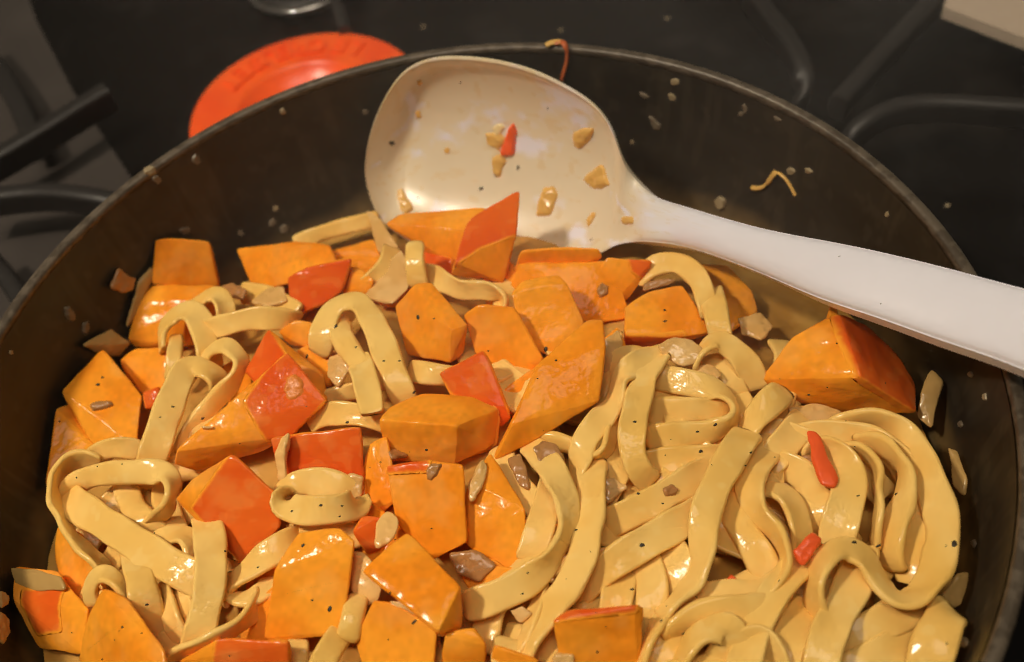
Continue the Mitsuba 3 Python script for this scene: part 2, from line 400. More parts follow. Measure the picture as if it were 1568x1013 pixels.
# ---------------------------------------------------------------- the pieces, in millimetres from the middle of the rim
# pumpkin: (label, corners of the piece, outline of its rind)
PUMPKIN = [
["brownish orange pumpkin cube farthest up the left wall of the pan",[[-103.9,100.7,-22.5],[-99.2,102.6,-24.7],[-87.6,105.4,-32.3],[-88.7,94.8,-45.6],[-108.5,89.7,-32.9],[-98.7,101.3,-35.5],[-96.2,103.3,-37.1],[-89.6,106.7,-42.5],[-90.5,99.6,-52.1],[-102.3,94.4,-42.9]],None],
["rough orange pumpkin cube just below the topmost left cube",[[-109.4,90.4,-34.2],[-86.1,86.3,-36.7],[-81.9,79.2,-35.9],[-114.0,83.9,-35.0],[-119.7,72.5,-41.4],[-118.3,71.6,-45.0],[-96.1,68.4,-46.3],[-104.8,89.3,-46.4],[-95.1,92.3,-48.2],[-92.0,87.1,-47.6],[-108.0,85.0,-47.0],[-111.1,76.8,-51.6],[-109.2,75.5,-54.2],[-102.2,79.4,-55.2]],None],
["small orange pumpkin piece between the rough cube and the cube with a purple onion bit",[[-120.8,62.5,-39.6],[-115.6,65.8,-38.9],[-101.0,61.3,-36.7],[-102.3,47.6,-42.5],[-112.5,47.9,-44.9],[-120.2,59.1,-43.9],[-119.3,65.9,-49.8],[-117.5,69.4,-49.3],[-107.9,66.7,-47.7],[-108.8,56.8,-51.9],[-116.2,57.0,-53.7],[-118.1,63.1,-52.9]],None],
["yellow orange pumpkin cube with a dark purple onion bit on its face",[[-123.0,61.4,-31.2],[-133.4,51.6,-34.2],[-134.8,45.5,-30.1],[-130.0,34.3,-37.8],[-124.1,25.0,-39.3],[-110.9,23.0,-38.7],[-108.7,40.6,-34.6],[-124.1,61.3,-44.7],[-127.0,52.6,-46.9],[-129.7,49.3,-44.0],[-129.6,42.7,-49.5],[-129.8,37.5,-50.6],[-120.3,36.0,-50.1],[-118.8,48.7,-47.2]],None],
["shaded orange pumpkin cube against the left wall below the cube with the onion bit",[[-136.6,40.1,-31.8],[-134.7,43.5,-35.6],[-124.2,25.5,-39.4],[-126.6,18.2,-41.8],[-139.5,20.9,-38.8],[-139.8,14.8,-39.6],[-132.3,40.5,-44.7],[-130.5,42.6,-47.5],[-132.1,32.7,-50.2],[-132.0,27.0,-52.0],[-133.5,27.4,-49.8],[-134.0,23.3,-50.3]],None],
["orange pumpkin cube at the left wall under the big noodle loop",[[-130.3,-4.8,-32.9],[-120.2,-11.4,-27.8],[-110.5,-25.6,-25.3],[-116.7,-33.0,-33.7],[-126.5,-27.1,-38.5],[-133.8,-10.5,-40.0],[-133.7,-3.2,-44.9],[-126.4,-7.9,-41.2],[-119.4,-18.2,-39.4],[-123.9,-23.4,-45.5],[-131.0,-19.2,-48.9],[-136.0,-7.3,-50.0]],None],
["blurred pumpkin cube with a bright orange red rind patch in the bottom left corner",[[-141.1,-16.3,-32.6],[-126.5,-21.7,-29.9],[-113.5,-38.1,-26.0],[-115.4,-48.2,-30.7],[-134.2,-39.9,-40.0],[-139.6,-26.9,-31.3],[-137.7,-15.0,-44.4],[-132.7,-19.4,-42.4],[-123.3,-31.2,-39.6],[-124.7,-38.5,-43.0],[-132.7,-31.2,-49.7],[-137.1,-22.4,-43.5]],[[-134.8,-25.2,-32.8],[-123.3,-28.8,-28.6],[-122.5,-39.4,-31.6],[-132.4,-37.2,-35.5]]],
["big yellow and brown pumpkin cube at the bottom edge on the left",[[-102.7,-39.2,-12.5],[-96.0,-43.5,-12.4],[-83.8,-60.9,-10.5],[-83.0,-68.4,-12.2],[-109.0,-42.0,-18.2],[-116.7,-49.8,-30.9],[-109.9,-58.7,-29.6],[-109.2,-35.9,-31.0],[-104.4,-39.0,-31.0],[-95.6,-51.5,-29.6],[-95.0,-56.8,-30.8],[-113.8,-37.9,-35.1],[-119.3,-43.5,-44.3],[-114.4,-49.9,-43.4]],None],
["red pumpkin cube beside the yellow slab near the top",[[-57.1,76.8,-29.2],[-49.3,77.8,-26.8],[-33.2,75.7,-24.8],[-38.1,68.6,-31.2],[-44.6,66.6,-34.1],[-58.0,65.9,-37.6],[-56.5,83.8,-40.7],[-50.9,84.5,-39.0],[-39.3,83.0,-37.5],[-42.8,77.9,-42.1],[-47.5,76.4,-44.3],[-57.1,75.9,-46.7]],[[-57.1,76.8,-29.2],[-49.3,77.8,-26.8],[-33.2,75.7,-24.8],[-38.1,68.6,-31.2],[-44.6,66.6,-34.1],[-58.0,65.9,-37.6]]],
["yellow orange pumpkin slab at the back left of the red cube",[[-80.0,106.8,-40.6],[-55.4,101.0,-36.2],[-42.5,92.2,-33.5],[-39.6,82.7,-35.4],[-59.1,84.4,-39.9],[-71.7,88.3,-44.7],[-75.6,92.3,-45.9],[-76.8,110.1,-49.9],[-59.1,106.0,-46.7],[-49.8,99.6,-44.8],[-47.7,92.8,-46.2],[-61.7,94.0,-49.4],[-70.8,96.8,-52.9],[-73.6,99.7,-53.7]],None],
["brown orange pumpkin piece behind the red cube at the back",[[-44.8,93.5,-37.9],[-37.3,94.9,-37.9],[-26.8,95.8,-37.6],[-24.8,89.2,-40.2],[-30.0,85.1,-44.5],[-42.0,89.3,-45.9],[-43.4,100.3,-48.4],[-38.0,101.3,-48.4],[-30.4,101.9,-48.2],[-29.0,97.2,-50.0],[-32.7,94.2,-53.2],[-41.4,97.2,-54.2]],None],
["long orange pumpkin slab lying in front of the spoon bowl",[[-19.9,93.1,-27.9],[-14.7,96.8,-28.6],[16.7,91.2,-27.4],[9.1,81.8,-27.3],[2.3,75.5,-36.0],[-6.0,81.6,-36.3],[-10.0,84.8,-32.9],[-15.9,98.7,-38.4],[-12.1,101.4,-38.9],[10.5,97.4,-38.1],[5.0,90.6,-38.1],[0.1,86.1,-44.3],[-5.9,90.5,-44.5],[-8.7,92.8,-42.1]],None],
["tall pumpkin wedge with bright red orange rind standing against the spoon",[[29.2,84.1,-15.4],[11.7,77.1,-16.5],[8.7,73.8,-17.2],[3.6,60.7,-20.0],[0.9,61.8,-26.5],[17.8,56.9,-29.9],[20.8,61.2,-27.7],[25.3,68.2,-18.8],[25.0,88.2,-28.3],[12.5,83.2,-29.1],[10.3,80.8,-29.6],[6.6,71.3,-31.6],[4.7,72.1,-36.3],[16.9,68.6,-38.7],[19.0,71.7,-37.1],[22.2,76.8,-30.7]],[[29.2,84.5,-15.5],[11.8,77.5,-16.6],[8.5,74.0,-17.4],[3.4,60.8,-20.3],[12.4,65.3,-19.4],[25.3,68.2,-19.1]]],
["flat orange pumpkin slab under the lower edge of the spoon bowl",[[25.7,62.6,-22.1],[38.4,60.0,-21.1],[51.7,57.2,-22.4],[52.6,56.3,-25.3],[49.8,56.9,-29.2],[25.0,63.0,-29.1],[20.8,61.7,-33.8],[29.7,68.9,-33.3],[38.9,67.1,-32.6],[48.4,65.1,-33.5],[49.0,64.4,-35.6],[47.0,64.8,-38.4],[29.2,69.2,-38.3],[26.2,68.3,-41.7]],None],
["broad orange pumpkin slab below the slab under the spoon bowl",[[24.0,59.7,-25.5],[49.5,54.5,-25.8],[56.2,54.8,-27.3],[57.7,36.5,-35.5],[43.2,36.3,-34.6],[18.9,54.0,-32.4],[29.8,64.8,-38.5],[48.2,61.1,-38.7],[53.0,61.3,-39.7],[54.1,48.1,-45.7],[43.7,48.0,-45.0],[26.2,60.7,-43.4]],None],
["frayed pumpkin piece with a red rind corner below the neck of the spoon",[[54.0,54.2,-24.0],[67.8,49.2,-24.2],[64.5,46.7,-28.6],[58.5,43.3,-34.6],[50.0,42.3,-35.9],[47.3,50.4,-30.0],[56.2,59.8,-36.5],[66.1,56.2,-36.7],[63.8,54.4,-39.8],[59.5,51.9,-44.1],[53.3,51.2,-45.0],[51.4,57.0,-40.8]],[[61.0,51.6,-23.7],[68.0,49.1,-24.2],[64.5,46.8,-28.7],[61.8,49.2,-26.6]]],
["orange pumpkin cube with a dark red lower edge below the noodle arch",[[55.1,32.7,-24.9],[64.0,36.8,-24.0],[75.3,36.8,-24.5],[80.6,20.3,-29.6],[71.1,19.9,-29.4],[53.7,23.6,-27.5],[53.5,23.7,-36.5],[64.6,21.8,-37.0],[59.8,39.1,-38.8],[66.2,42.1,-38.1],[74.3,42.0,-38.5],[78.1,30.2,-42.2],[71.3,29.9,-42.0],[58.8,32.6,-40.7],[58.6,32.6,-47.1],[66.6,31.3,-47.5]],[[53.4,24.2,-28.1],[71.4,20.1,-29.4],[64.5,21.3,-36.6],[53.3,23.7,-36.8]]],
["soft pumpkin piece coated with sauce under the spoon handle",[[84.9,52.9,-34.4],[94.2,50.2,-34.0],[99.1,36.3,-33.5],[99.0,29.4,-36.5],[88.8,24.3,-37.6],[84.9,38.3,-35.1],[89.2,55.3,-45.0],[95.9,53.4,-44.7],[99.4,43.4,-44.3],[99.4,38.4,-46.4],[92.0,34.8,-47.3],[89.2,44.8,-45.5]],None],
["upright orange pumpkin cube with a rounded dark top in the middle at the back",[[19.9,40.4,-16.5],[24.2,43.9,-15.9],[36.4,44.2,-16.4],[38.3,40.4,-16.5],[41.0,28.5,-24.0],[28.9,21.3,-28.5],[20.5,26.3,-25.4],[23.2,46.8,-29.4],[26.2,49.3,-29.0],[35.1,49.5,-29.4],[36.4,46.8,-29.4],[38.3,38.2,-34.8],[29.7,33.1,-38.0],[23.6,36.6,-35.8]],None],
["plain orange pumpkin cube between the dark topped cube and the long bright wedge",[[3.9,35.7,-16.9],[8.8,36.4,-14.5],[19.7,32.7,-13.9],[25.8,18.1,-24.9],[21.7,15.7,-30.0],[12.8,14.7,-32.6],[5.1,25.8,-25.4],[6.6,40.5,-30.5],[10.1,41.0,-28.8],[18.0,38.3,-28.3],[22.3,27.8,-36.3],[19.4,26.1,-40.0],[13.0,25.4,-41.8],[7.4,33.4,-36.6]],None],
["tilted pumpkin cube with a dark strip on its right side beneath the little noodle end",[[-10.3,48.0,-12.2],[-5.2,48.0,-12.7],[4.3,29.6,-15.2],[1.2,27.1,-25.2],[-3.0,22.4,-23.1],[-17.0,33.3,-29.2],[-18.5,47.1,-20.3],[-0.4,28.3,-14.8],[-10.1,52.4,-25.9],[-6.4,52.4,-26.2],[0.4,39.2,-28.0],[-1.8,37.4,-35.2],[-4.8,33.9,-33.7],[-14.9,41.8,-38.1],[-16.0,51.8,-31.7],[-2.9,38.2,-27.7]],None],
["red pumpkin cube left of the long bright wedge",[[-6.0,13.4,-15.7],[8.0,16.5,-12.7],[9.5,12.7,-14.4],[12.5,-3.3,-21.8],[9.8,-3.4,-24.7],[2.9,2.1,-20.2],[-4.1,7.5,-19.8],[-3.6,18.7,-28.8],[6.5,20.9,-26.6],[7.6,18.1,-27.9],[9.8,6.6,-33.2],[7.8,6.6,-35.3],[2.8,10.5,-32.1],[-2.2,14.4,-31.8]],[[-6.0,13.3,-15.6],[8.0,16.4,-12.6],[9.5,12.7,-14.4],[12.5,-2.9,-22.4],[9.8,-4.2,-23.4],[2.6,4.1,-19.6],[-3.2,7.4,-18.5]]],
["long bright orange pumpkin wedge leaning diagonally in the middle",[[40.9,17.7,-9.0],[45.2,17.0,-9.1],[43.9,6.3,-7.8],[38.9,-7.5,-14.2],[14.8,-14.0,-20.9],[6.2,-15.4,-22.6],[13.0,-10.6,-14.1],[22.8,4.6,-8.8],[37.8,19.7,-22.6],[40.9,19.3,-22.7],[39.9,11.6,-21.8],[36.3,1.6,-26.4],[19.0,-3.0,-31.1],[12.8,-4.0,-32.4],[17.7,-0.6,-26.3],[24.8,10.4,-22.5]],None],
["red pumpkin cube behind the cube with the pale oval mark",[[-60.6,45.8,-19.1],[-69.4,34.1,-23.1],[-66.5,30.2,-26.3],[-54.2,33.3,-18.8],[-44.2,27.2,-24.4],[-44.2,20.4,-29.5],[-53.2,16.1,-29.5],[-62.0,48.3,-31.6],[-68.3,39.8,-34.5],[-66.3,37.0,-36.8],[-57.4,39.3,-31.4],[-50.2,34.8,-35.4],[-50.2,30.0,-39.1],[-56.7,26.9,-39.1]],[[-60.4,45.4,-18.6],[-70.0,35.5,-24.8],[-66.0,29.5,-24.7],[-54.8,33.9,-19.4]]],
["big pumpkin cube whose red rind carries a pale oval mark",[[-51.7,28.1,-11.1],[-46.6,20.3,-13.8],[-41.5,12.1,-16.8],[-54.3,5.3,-22.1],[-61.3,5.9,-23.2],[-57.9,25.5,-13.3],[-88.2,4.8,-18.4],[-90.9,3.9,-23.8],[-86.0,3.6,-28.7],[-66.2,5.0,-27.8],[-59.1,31.5,-26.9],[-55.4,25.9,-28.9],[-51.7,20.0,-31.0],[-60.9,15.1,-34.8],[-66.0,15.5,-35.6],[-63.6,29.7,-28.5],[-85.4,14.7,-32.1],[-87.3,14.1,-36.0],[-83.7,13.8,-39.5],[-69.5,14.9,-38.9]],[[-51.6,27.7,-10.6],[-46.7,20.5,-14.0],[-42.0,12.8,-17.7],[-54.1,5.1,-21.7],[-60.9,5.0,-21.8],[-65.6,16.4,-16.3],[-57.6,24.7,-12.2]]],
["glossy red pumpkin cube with an onion strip across its left side",[[-58.4,0.8,-15.2],[-30.7,-3.3,-12.2],[-32.5,-15.5,-21.2],[-57.1,-11.0,-24.0],[-57.6,6.1,-29.9],[-37.6,3.1,-27.8],[-38.9,-5.6,-34.2],[-56.6,-2.4,-36.2]],[[-58.6,1.0,-15.3],[-30.7,-3.4,-12.1],[-32.5,-15.6,-21.4],[-57.2,-11.1,-23.8]]],
["large red pumpkin cube on the left below the cube with the oval mark",[[-66.8,-7.5,-7.3],[-54.8,-20.8,-14.4],[-56.6,-26.9,-18.7],[-68.5,-33.5,-25.0],[-80.7,-17.5,-16.0],[-86.9,-12.3,-17.5],[-79.0,-10.2,-10.9],[-72.1,-3.5,-23.4],[-63.5,-13.0,-28.5],[-64.8,-17.4,-31.7],[-73.3,-22.2,-36.2],[-82.1,-10.7,-29.7],[-86.6,-6.9,-30.8],[-80.9,-5.4,-26.0]],[[-66.8,-7.5,-7.3],[-54.8,-20.8,-14.4],[-56.6,-26.9,-18.7],[-68.5,-33.5,-25.0],[-80.7,-17.5,-16.0]]],
["rough orange pumpkin cube in the centre coated with sauce along the top",[[-24.8,-2.0,-12.1],[-22.2,4.2,-15.7],[-12.6,7.9,-16.9],[2.0,3.0,-16.3],[9.6,-1.2,-18.9],[6.5,-8.5,-26.2],[-5.8,-13.6,-24.7],[-26.3,-7.4,-24.8],[-2.6,-8.8,-12.2],[-21.4,5.1,-27.2],[-19.6,9.6,-29.8],[-12.6,12.3,-30.7],[-2.1,8.8,-30.2],[3.3,5.7,-32.1],[1.1,0.4,-37.3],[-7.7,-3.2,-36.2],[-22.5,1.2,-36.3],[-5.5,0.2,-27.3]],None],
["orange pumpkin cube with a red edge on top in the centre of the pan",[[-23.7,-18.4,-10.9],[-10.9,-20.8,-9.0],[-2.1,-24.0,-8.5],[-4.8,-42.3,-18.3],[-14.4,-44.2,-21.5],[-23.3,-33.1,-18.2],[-23.5,-25.0,-13.2],[-22.7,-15.0,-25.6],[-13.5,-16.7,-24.2],[-7.2,-19.1,-23.8],[-9.2,-32.3,-30.9],[-16.1,-33.6,-33.2],[-22.4,-25.6,-30.8],[-22.6,-19.8,-27.2]],[[-23.4,-19.3,-9.2],[-11.7,-20.5,-8.8],[-12.1,-21.9,-10.2],[-23.4,-20.6,-10.5]]],
["yellow orange pumpkin piece tucked left of the centre cube",[[-29.2,-5.8,-17.0],[-24.0,-4.6,-16.9],[-23.0,-23.3,-22.3],[-29.8,-24.7,-26.4],[-35.2,-23.7,-26.7],[-32.5,-12.6,-20.5],[-30.9,-3.1,-29.4],[-27.2,-2.3,-29.4],[-26.4,-15.8,-33.3],[-31.3,-16.7,-36.3],[-35.2,-16.0,-36.5],[-33.3,-8.0,-32.0]],None],
["brown sauce covered pumpkin cube right of the centre cube",[[-0.9,-25.7,-14.8],[5.4,-18.5,-14.4],[12.4,-37.1,-15.2],[10.1,-50.7,-22.6],[2.8,-49.3,-24.6],[-5.4,-40.9,-22.0],[-3.6,-27.7,-17.7],[-0.5,-22.7,-29.1],[4.0,-17.5,-28.8],[9.1,-30.8,-29.4],[7.4,-40.6,-34.6],[2.2,-39.7,-36.1],[-3.7,-33.6,-34.2],[-2.4,-24.1,-31.1]],None],
["bright orange pumpkin cube with a dark right end near the bottom centre",[[-31.0,-51.2,-5.4],[-18.7,-43.2,-4.4],[-12.4,-52.1,-5.0],[-6.7,-60.6,-5.6],[-8.7,-66.8,-16.1],[-13.4,-67.6,-17.1],[-13.0,-70.1,-6.6],[-28.2,-47.8,-20.5],[-19.3,-42.1,-19.8],[-14.8,-48.5,-20.2],[-10.7,-54.7,-20.7],[-12.1,-59.1,-28.2],[-15.5,-59.7,-29.0],[-15.2,-61.5,-21.4]],None],
["tall orange pumpkin cube with a pale left edge near the bottom",[[-48.2,-35.1,-8.7],[-36.7,-37.5,-6.4],[-33.1,-41.4,-6.9],[-36.6,-53.6,-12.8],[-39.9,-61.7,-16.9],[-59.3,-58.8,-21.3],[-61.0,-57.7,-20.5],[-55.4,-43.8,-10.7],[-51.5,-32.1,-26.1],[-43.2,-33.8,-24.4],[-40.6,-36.6,-24.8],[-43.1,-45.4,-29.0],[-45.5,-51.2,-32.0],[-59.5,-49.2,-35.2],[-60.7,-48.4,-34.6],[-56.7,-38.4,-27.5]],None],
["soft orange pumpkin piece left of the tall cube near the bottom",[[-62.6,-48.8,-19.0],[-57.8,-45.2,-17.8],[-59.5,-56.6,-22.5],[-67.1,-57.5,-25.0],[-69.6,-53.6,-23.4],[-65.9,-45.5,-31.1],[-62.4,-42.9,-30.3],[-63.7,-51.1,-33.6],[-69.1,-51.8,-35.5],[-71.0,-49.0,-34.3]],None],
["rough orange pumpkin cube at the bottom edge below the cube with the dark end",[[-29.5,-57.4,-10.8],[-23.9,-59.7,-9.6],[-14.2,-68.2,-11.2],[-17.6,-77.6,-18.1],[-34.8,-72.8,-20.7],[-36.7,-64.5,-18.9],[-33.3,-60.9,-13.9],[-31.3,-54.4,-27.1],[-27.3,-56.1,-26.2],[-20.3,-62.2,-27.3],[-22.7,-69.0,-32.3],[-35.1,-65.5,-34.2],[-36.5,-59.5,-32.9],[-34.0,-57.0,-29.2]],None],
["small orange pumpkin cube at the bottom edge right of the rough cube",[[-11.9,-69.6,-11.1],[-5.1,-69.8,-11.0],[-2.9,-73.4,-12.0],[-5.2,-78.8,-23.9],[-16.5,-76.7,-24.1],[-12.4,-65.8,-28.0],[-7.5,-65.9,-28.0],[-5.9,-68.4,-28.6],[-7.6,-72.4,-37.3],[-15.7,-70.8,-37.4]],None],
["orange pumpkin cube at the bottom edge showing only its top corner",[[-0.6,-74.3,-12.0],[9.3,-79.4,-13.0],[7.3,-84.4,-24.0],[-4.1,-80.7,-23.9],[-0.4,-71.1,-29.3],[6.7,-74.8,-30.0],[5.3,-78.4,-37.9],[-3.0,-75.7,-37.9]],None],
["square orange pumpkin cube with a dark red top edge at the bottom right of centre",[[15.1,-72.3,-8.8],[18.9,-70.9,-8.2],[35.1,-72.9,-7.2],[37.3,-73.0,-8.8],[33.5,-85.1,-21.2],[14.2,-81.4,-19.3],[18.5,-68.3,-25.3],[21.2,-67.3,-24.8],[32.9,-68.8,-24.1],[34.5,-68.8,-25.3],[31.7,-77.6,-34.2],[17.9,-74.9,-32.8]],[[15.2,-72.2,-8.6],[18.9,-70.9,-7.6],[35.3,-72.6,-7.5],[35.0,-73.4,-8.0],[18.3,-71.9,-8.2]]],
["pumpkin cube with red rind and yellow side at the bottom edge left",[[-70.4,-59.4,-12.1],[-52.4,-63.7,-12.0],[-54.2,-70.6,-21.6],[-74.2,-67.2,-23.6],[-81.7,-62.0,-15.2],[-85.6,-65.1,-23.6],[-74.8,-55.8,-28.4],[-61.8,-58.9,-28.3],[-63.1,-63.8,-35.3],[-77.5,-61.3,-36.7],[-82.9,-57.6,-30.7],[-85.7,-59.8,-36.7]],[[-70.4,-59.4,-12.1],[-52.4,-63.7,-12.0],[-54.2,-70.6,-21.6],[-74.2,-67.2,-23.6]]],
["largest pumpkin wedge with a dark red rind at the right below the spoon handle",[[112.5,6.0,-13.4],[113.8,4.7,-11.5],[113.4,-15.5,-14.8],[130.3,-21.3,-30.0],[132.0,-1.7,-28.0],[122.7,4.2,-18.6],[89.1,-2.7,-26.6],[97.7,-9.9,-30.9],[112.8,-16.4,-33.3],[100.4,4.3,-17.6],[134.5,-10.6,-31.7],[118.1,11.0,-31.2],[119.0,10.1,-29.8],[118.7,-4.4,-32.2],[130.9,-8.6,-43.1],[132.2,5.5,-41.7],[125.4,9.8,-35.0],[101.2,4.8,-40.7],[107.4,-0.4,-43.8],[118.3,-5.1,-45.5],[109.4,9.9,-34.2],[134.0,-0.9,-44.3]],[[113.0,4.5,-11.0],[122.9,4.6,-19.2],[132.0,-1.8,-27.9],[134.5,-10.7,-31.5],[130.3,-21.3,-30.0],[113.4,-15.4,-14.9]]],
["dark red pumpkin piece in the gap below the slab by the spoon",[[-8.3,84.8,-36.9],[1.4,75.5,-34.0],[-0.0,70.9,-38.2],[-7.7,74.7,-38.9],[-7.5,88.5,-45.6],[-0.6,81.8,-43.5],[-1.6,78.5,-46.5],[-7.1,81.3,-47.0]],[[-8.3,84.4,-36.5],[1.4,76.0,-34.6],[0.0,70.2,-37.4],[-7.7,75.3,-39.6]]],
["small orange red pumpkin corner beside an onion wedge in the lower middle",[[-35.2,-33.2,-17.1],[-32.2,-29.8,-16.2],[-27.5,-31.4,-15.9],[-29.5,-37.4,-21.6],[-33.0,-37.2,-24.8],[-36.0,-28.4,-29.1],[-33.9,-26.0,-28.4],[-30.5,-27.1,-28.2],[-31.9,-31.4,-32.3],[-34.4,-31.3,-34.6]],[[-35.4,-32.6,-18.2],[-32.0,-30.4,-15.2],[-27.5,-31.4,-15.9],[-29.6,-36.9,-22.5],[-32.8,-37.7,-23.8]]],
["small pinkish pumpkin piece left of the looped noodle in the upper middle",[[-60.0,52.1,-28.1],[-52.8,53.5,-25.8],[-46.3,50.9,-27.0],[-51.2,46.2,-31.5],[-57.5,49.5,-32.5],[-60.1,57.3,-37.1],[-54.9,58.3,-35.4],[-50.2,56.4,-36.3],[-53.7,53.1,-39.6],[-58.3,55.4,-40.2]],None],
["small red pumpkin bit half covered by the broad arching noodle at the left",[[-108.1,42.0,-34.4],[-102.8,42.5,-33.8],[-103.9,36.8,-36.1],[-107.7,36.6,-36.6],[-109.9,45.4,-42.0],[-106.1,45.8,-41.5],[-106.9,41.7,-43.2],[-109.6,41.5,-43.5]],[[-108.1,42.0,-34.5],[-102.8,42.5,-33.8],[-103.9,36.8,-36.1],[-107.6,36.5,-36.5]]],
["brown pumpkin piece in the shade under the centre cubes",[[-10.0,-43.1,-22.9],[2.3,-47.6,-21.6],[8.3,-53.7,-24.4],[-6.2,-52.8,-26.4],[-8.1,-41.8,-31.7],[0.8,-45.1,-30.8],[5.1,-49.5,-32.8],[-5.4,-48.9,-34.3]],None],
["wet pinkish pumpkin piece right of the red cube at the back",[[-37.6,76.9,-30.2],[-32.5,76.7,-29.9],[-26.5,68.3,-29.1],[-29.1,65.5,-33.7],[-38.5,69.3,-34.8],[-37.5,81.4,-39.1],[-33.9,81.2,-39.0],[-29.5,75.2,-38.4],[-31.4,73.1,-41.7],[-38.2,75.9,-42.5]],None],
["brown orange pumpkin lump joined to the right of the rough centre cube",[[2.1,4.2,-19.4],[6.7,3.4,-18.4],[10.1,-1.1,-20.0],[7.0,-8.5,-27.2],[-2.4,-9.5,-29.1],[-0.3,-0.3,-22.0],[2.1,8.3,-31.4],[5.4,7.8,-30.6],[7.8,4.5,-31.8],[5.6,-0.8,-37.0],[-1.2,-1.5,-38.4],[0.4,5.1,-33.2]],None],
["half sunk pumpkin piece in the gap under the standing noodle loop",[[-54.0,43.8,-29.3],[-45.8,45.1,-28.0],[-42.2,37.9,-28.8],[-44.4,29.9,-33.7],[-52.3,33.7,-34.7],[-54.3,48.7,-40.1],[-48.5,49.7,-39.2],[-45.9,44.5,-39.7],[-47.5,38.7,-43.3],[-53.1,41.4,-44.0]],None],
["half sunk pumpkin piece between the plain cube and the long bright wedge",[[11.7,8.7,-25.0],[18.5,12.4,-23.5],[25.1,15.1,-24.0],[20.2,6.3,-27.9],[13.2,1.4,-29.2],[13.4,14.8,-36.2],[18.3,17.5,-35.1],[23.0,19.4,-35.5],[19.5,13.1,-38.3],[14.5,9.6,-39.2]],None],
["half sunk pumpkin piece right of the upper end of the long bright wedge",[[45.3,23.0,-26.9],[51.4,26.8,-26.7],[52.9,19.3,-27.9],[47.6,9.5,-32.4],[42.2,6.5,-31.8],[47.0,27.5,-38.3],[51.5,30.3,-38.2],[52.6,24.9,-39.0],[48.7,17.8,-42.3],[44.8,15.7,-41.8]],None],
["pumpkin piece in the gap between the two slabs below the spoon bowl",[[11.4,62.1,-31.7],[22.5,66.2,-30.6],[24.5,56.9,-31.0],[18.5,49.5,-34.7],[10.9,53.1,-35.1],[13.1,67.9,-42.1],[21.1,70.8,-41.4],[22.6,64.1,-41.7],[18.2,58.8,-44.3],[12.8,61.4,-44.6]],None],
["half sunk pumpkin piece behind the tilted cube at the back",[[-26.8,76.6,-35.7],[-19.0,79.6,-34.1],[-13.9,68.7,-33.9],[-19.9,61.1,-37.6],[-26.9,65.0,-38.5],[-26.4,82.0,-45.8],[-20.9,84.1,-44.6],[-17.2,76.3,-44.5],[-21.5,70.8,-47.2],[-26.5,73.6,-47.8]],None],
["pumpkin piece half hidden under the ringed noodle in front of the glossy red cube",[[-35.8,-15.8,-21.4],[-31.9,-15.6,-21.2],[-33.5,-27.0,-25.4],[-38.6,-27.4,-26.6],[-40.9,-23.6,-25.0],[-37.9,-12.3,-33.3],[-35.1,-12.1,-33.2],[-36.2,-20.3,-36.2],[-39.9,-20.6,-37.1],[-41.5,-17.9,-35.9]],None],
["half sunk pumpkin piece between the tall cube and the large red cube",[[-66.2,-35.4,-23.9],[-58.0,-34.2,-21.4],[-57.8,-42.9,-23.9],[-64.7,-44.6,-28.3],[-69.3,-40.0,-27.9],[-68.4,-31.9,-35.5],[-62.5,-31.1,-33.7],[-62.3,-37.3,-35.5],[-67.3,-38.5,-38.7],[-70.6,-35.2,-38.4]],None],
["half sunk pumpkin piece below the brown sauce covered cube",[[-4.0,-47.7,-21.6],[7.3,-51.4,-20.5],[9.7,-57.2,-23.3],[0.2,-58.8,-26.2],[-7.0,-53.1,-25.4],[-3.2,-45.1,-34.0],[5.0,-47.7,-33.2],[6.7,-51.9,-35.2],[-0.1,-53.0,-37.3],[-5.3,-48.9,-36.7]],None],
["half sunk pumpkin piece behind the cube with the dark end",[[-32.7,-19.4,-23.9],[-25.3,-30.4,-21.9],[-18.4,-38.2,-21.3],[-26.9,-42.5,-25.3],[-35.1,-36.7,-25.9],[-33.0,-18.4,-35.3],[-27.7,-26.3,-33.9],[-22.7,-31.9,-33.4],[-28.9,-35.1,-36.3],[-34.7,-30.8,-36.7]],None],
["half sunk pumpkin piece at the left between the rough cube and the red cubes",[[-82.2,48.5,-36.4],[-72.6,50.8,-34.9],[-71.1,36.4,-34.5],[-79.8,32.6,-37.8],[-83.0,52.1,-45.1],[-76.1,53.7,-44.0],[-75.0,43.4,-43.7],[-81.3,40.6,-46.1]],None],
]
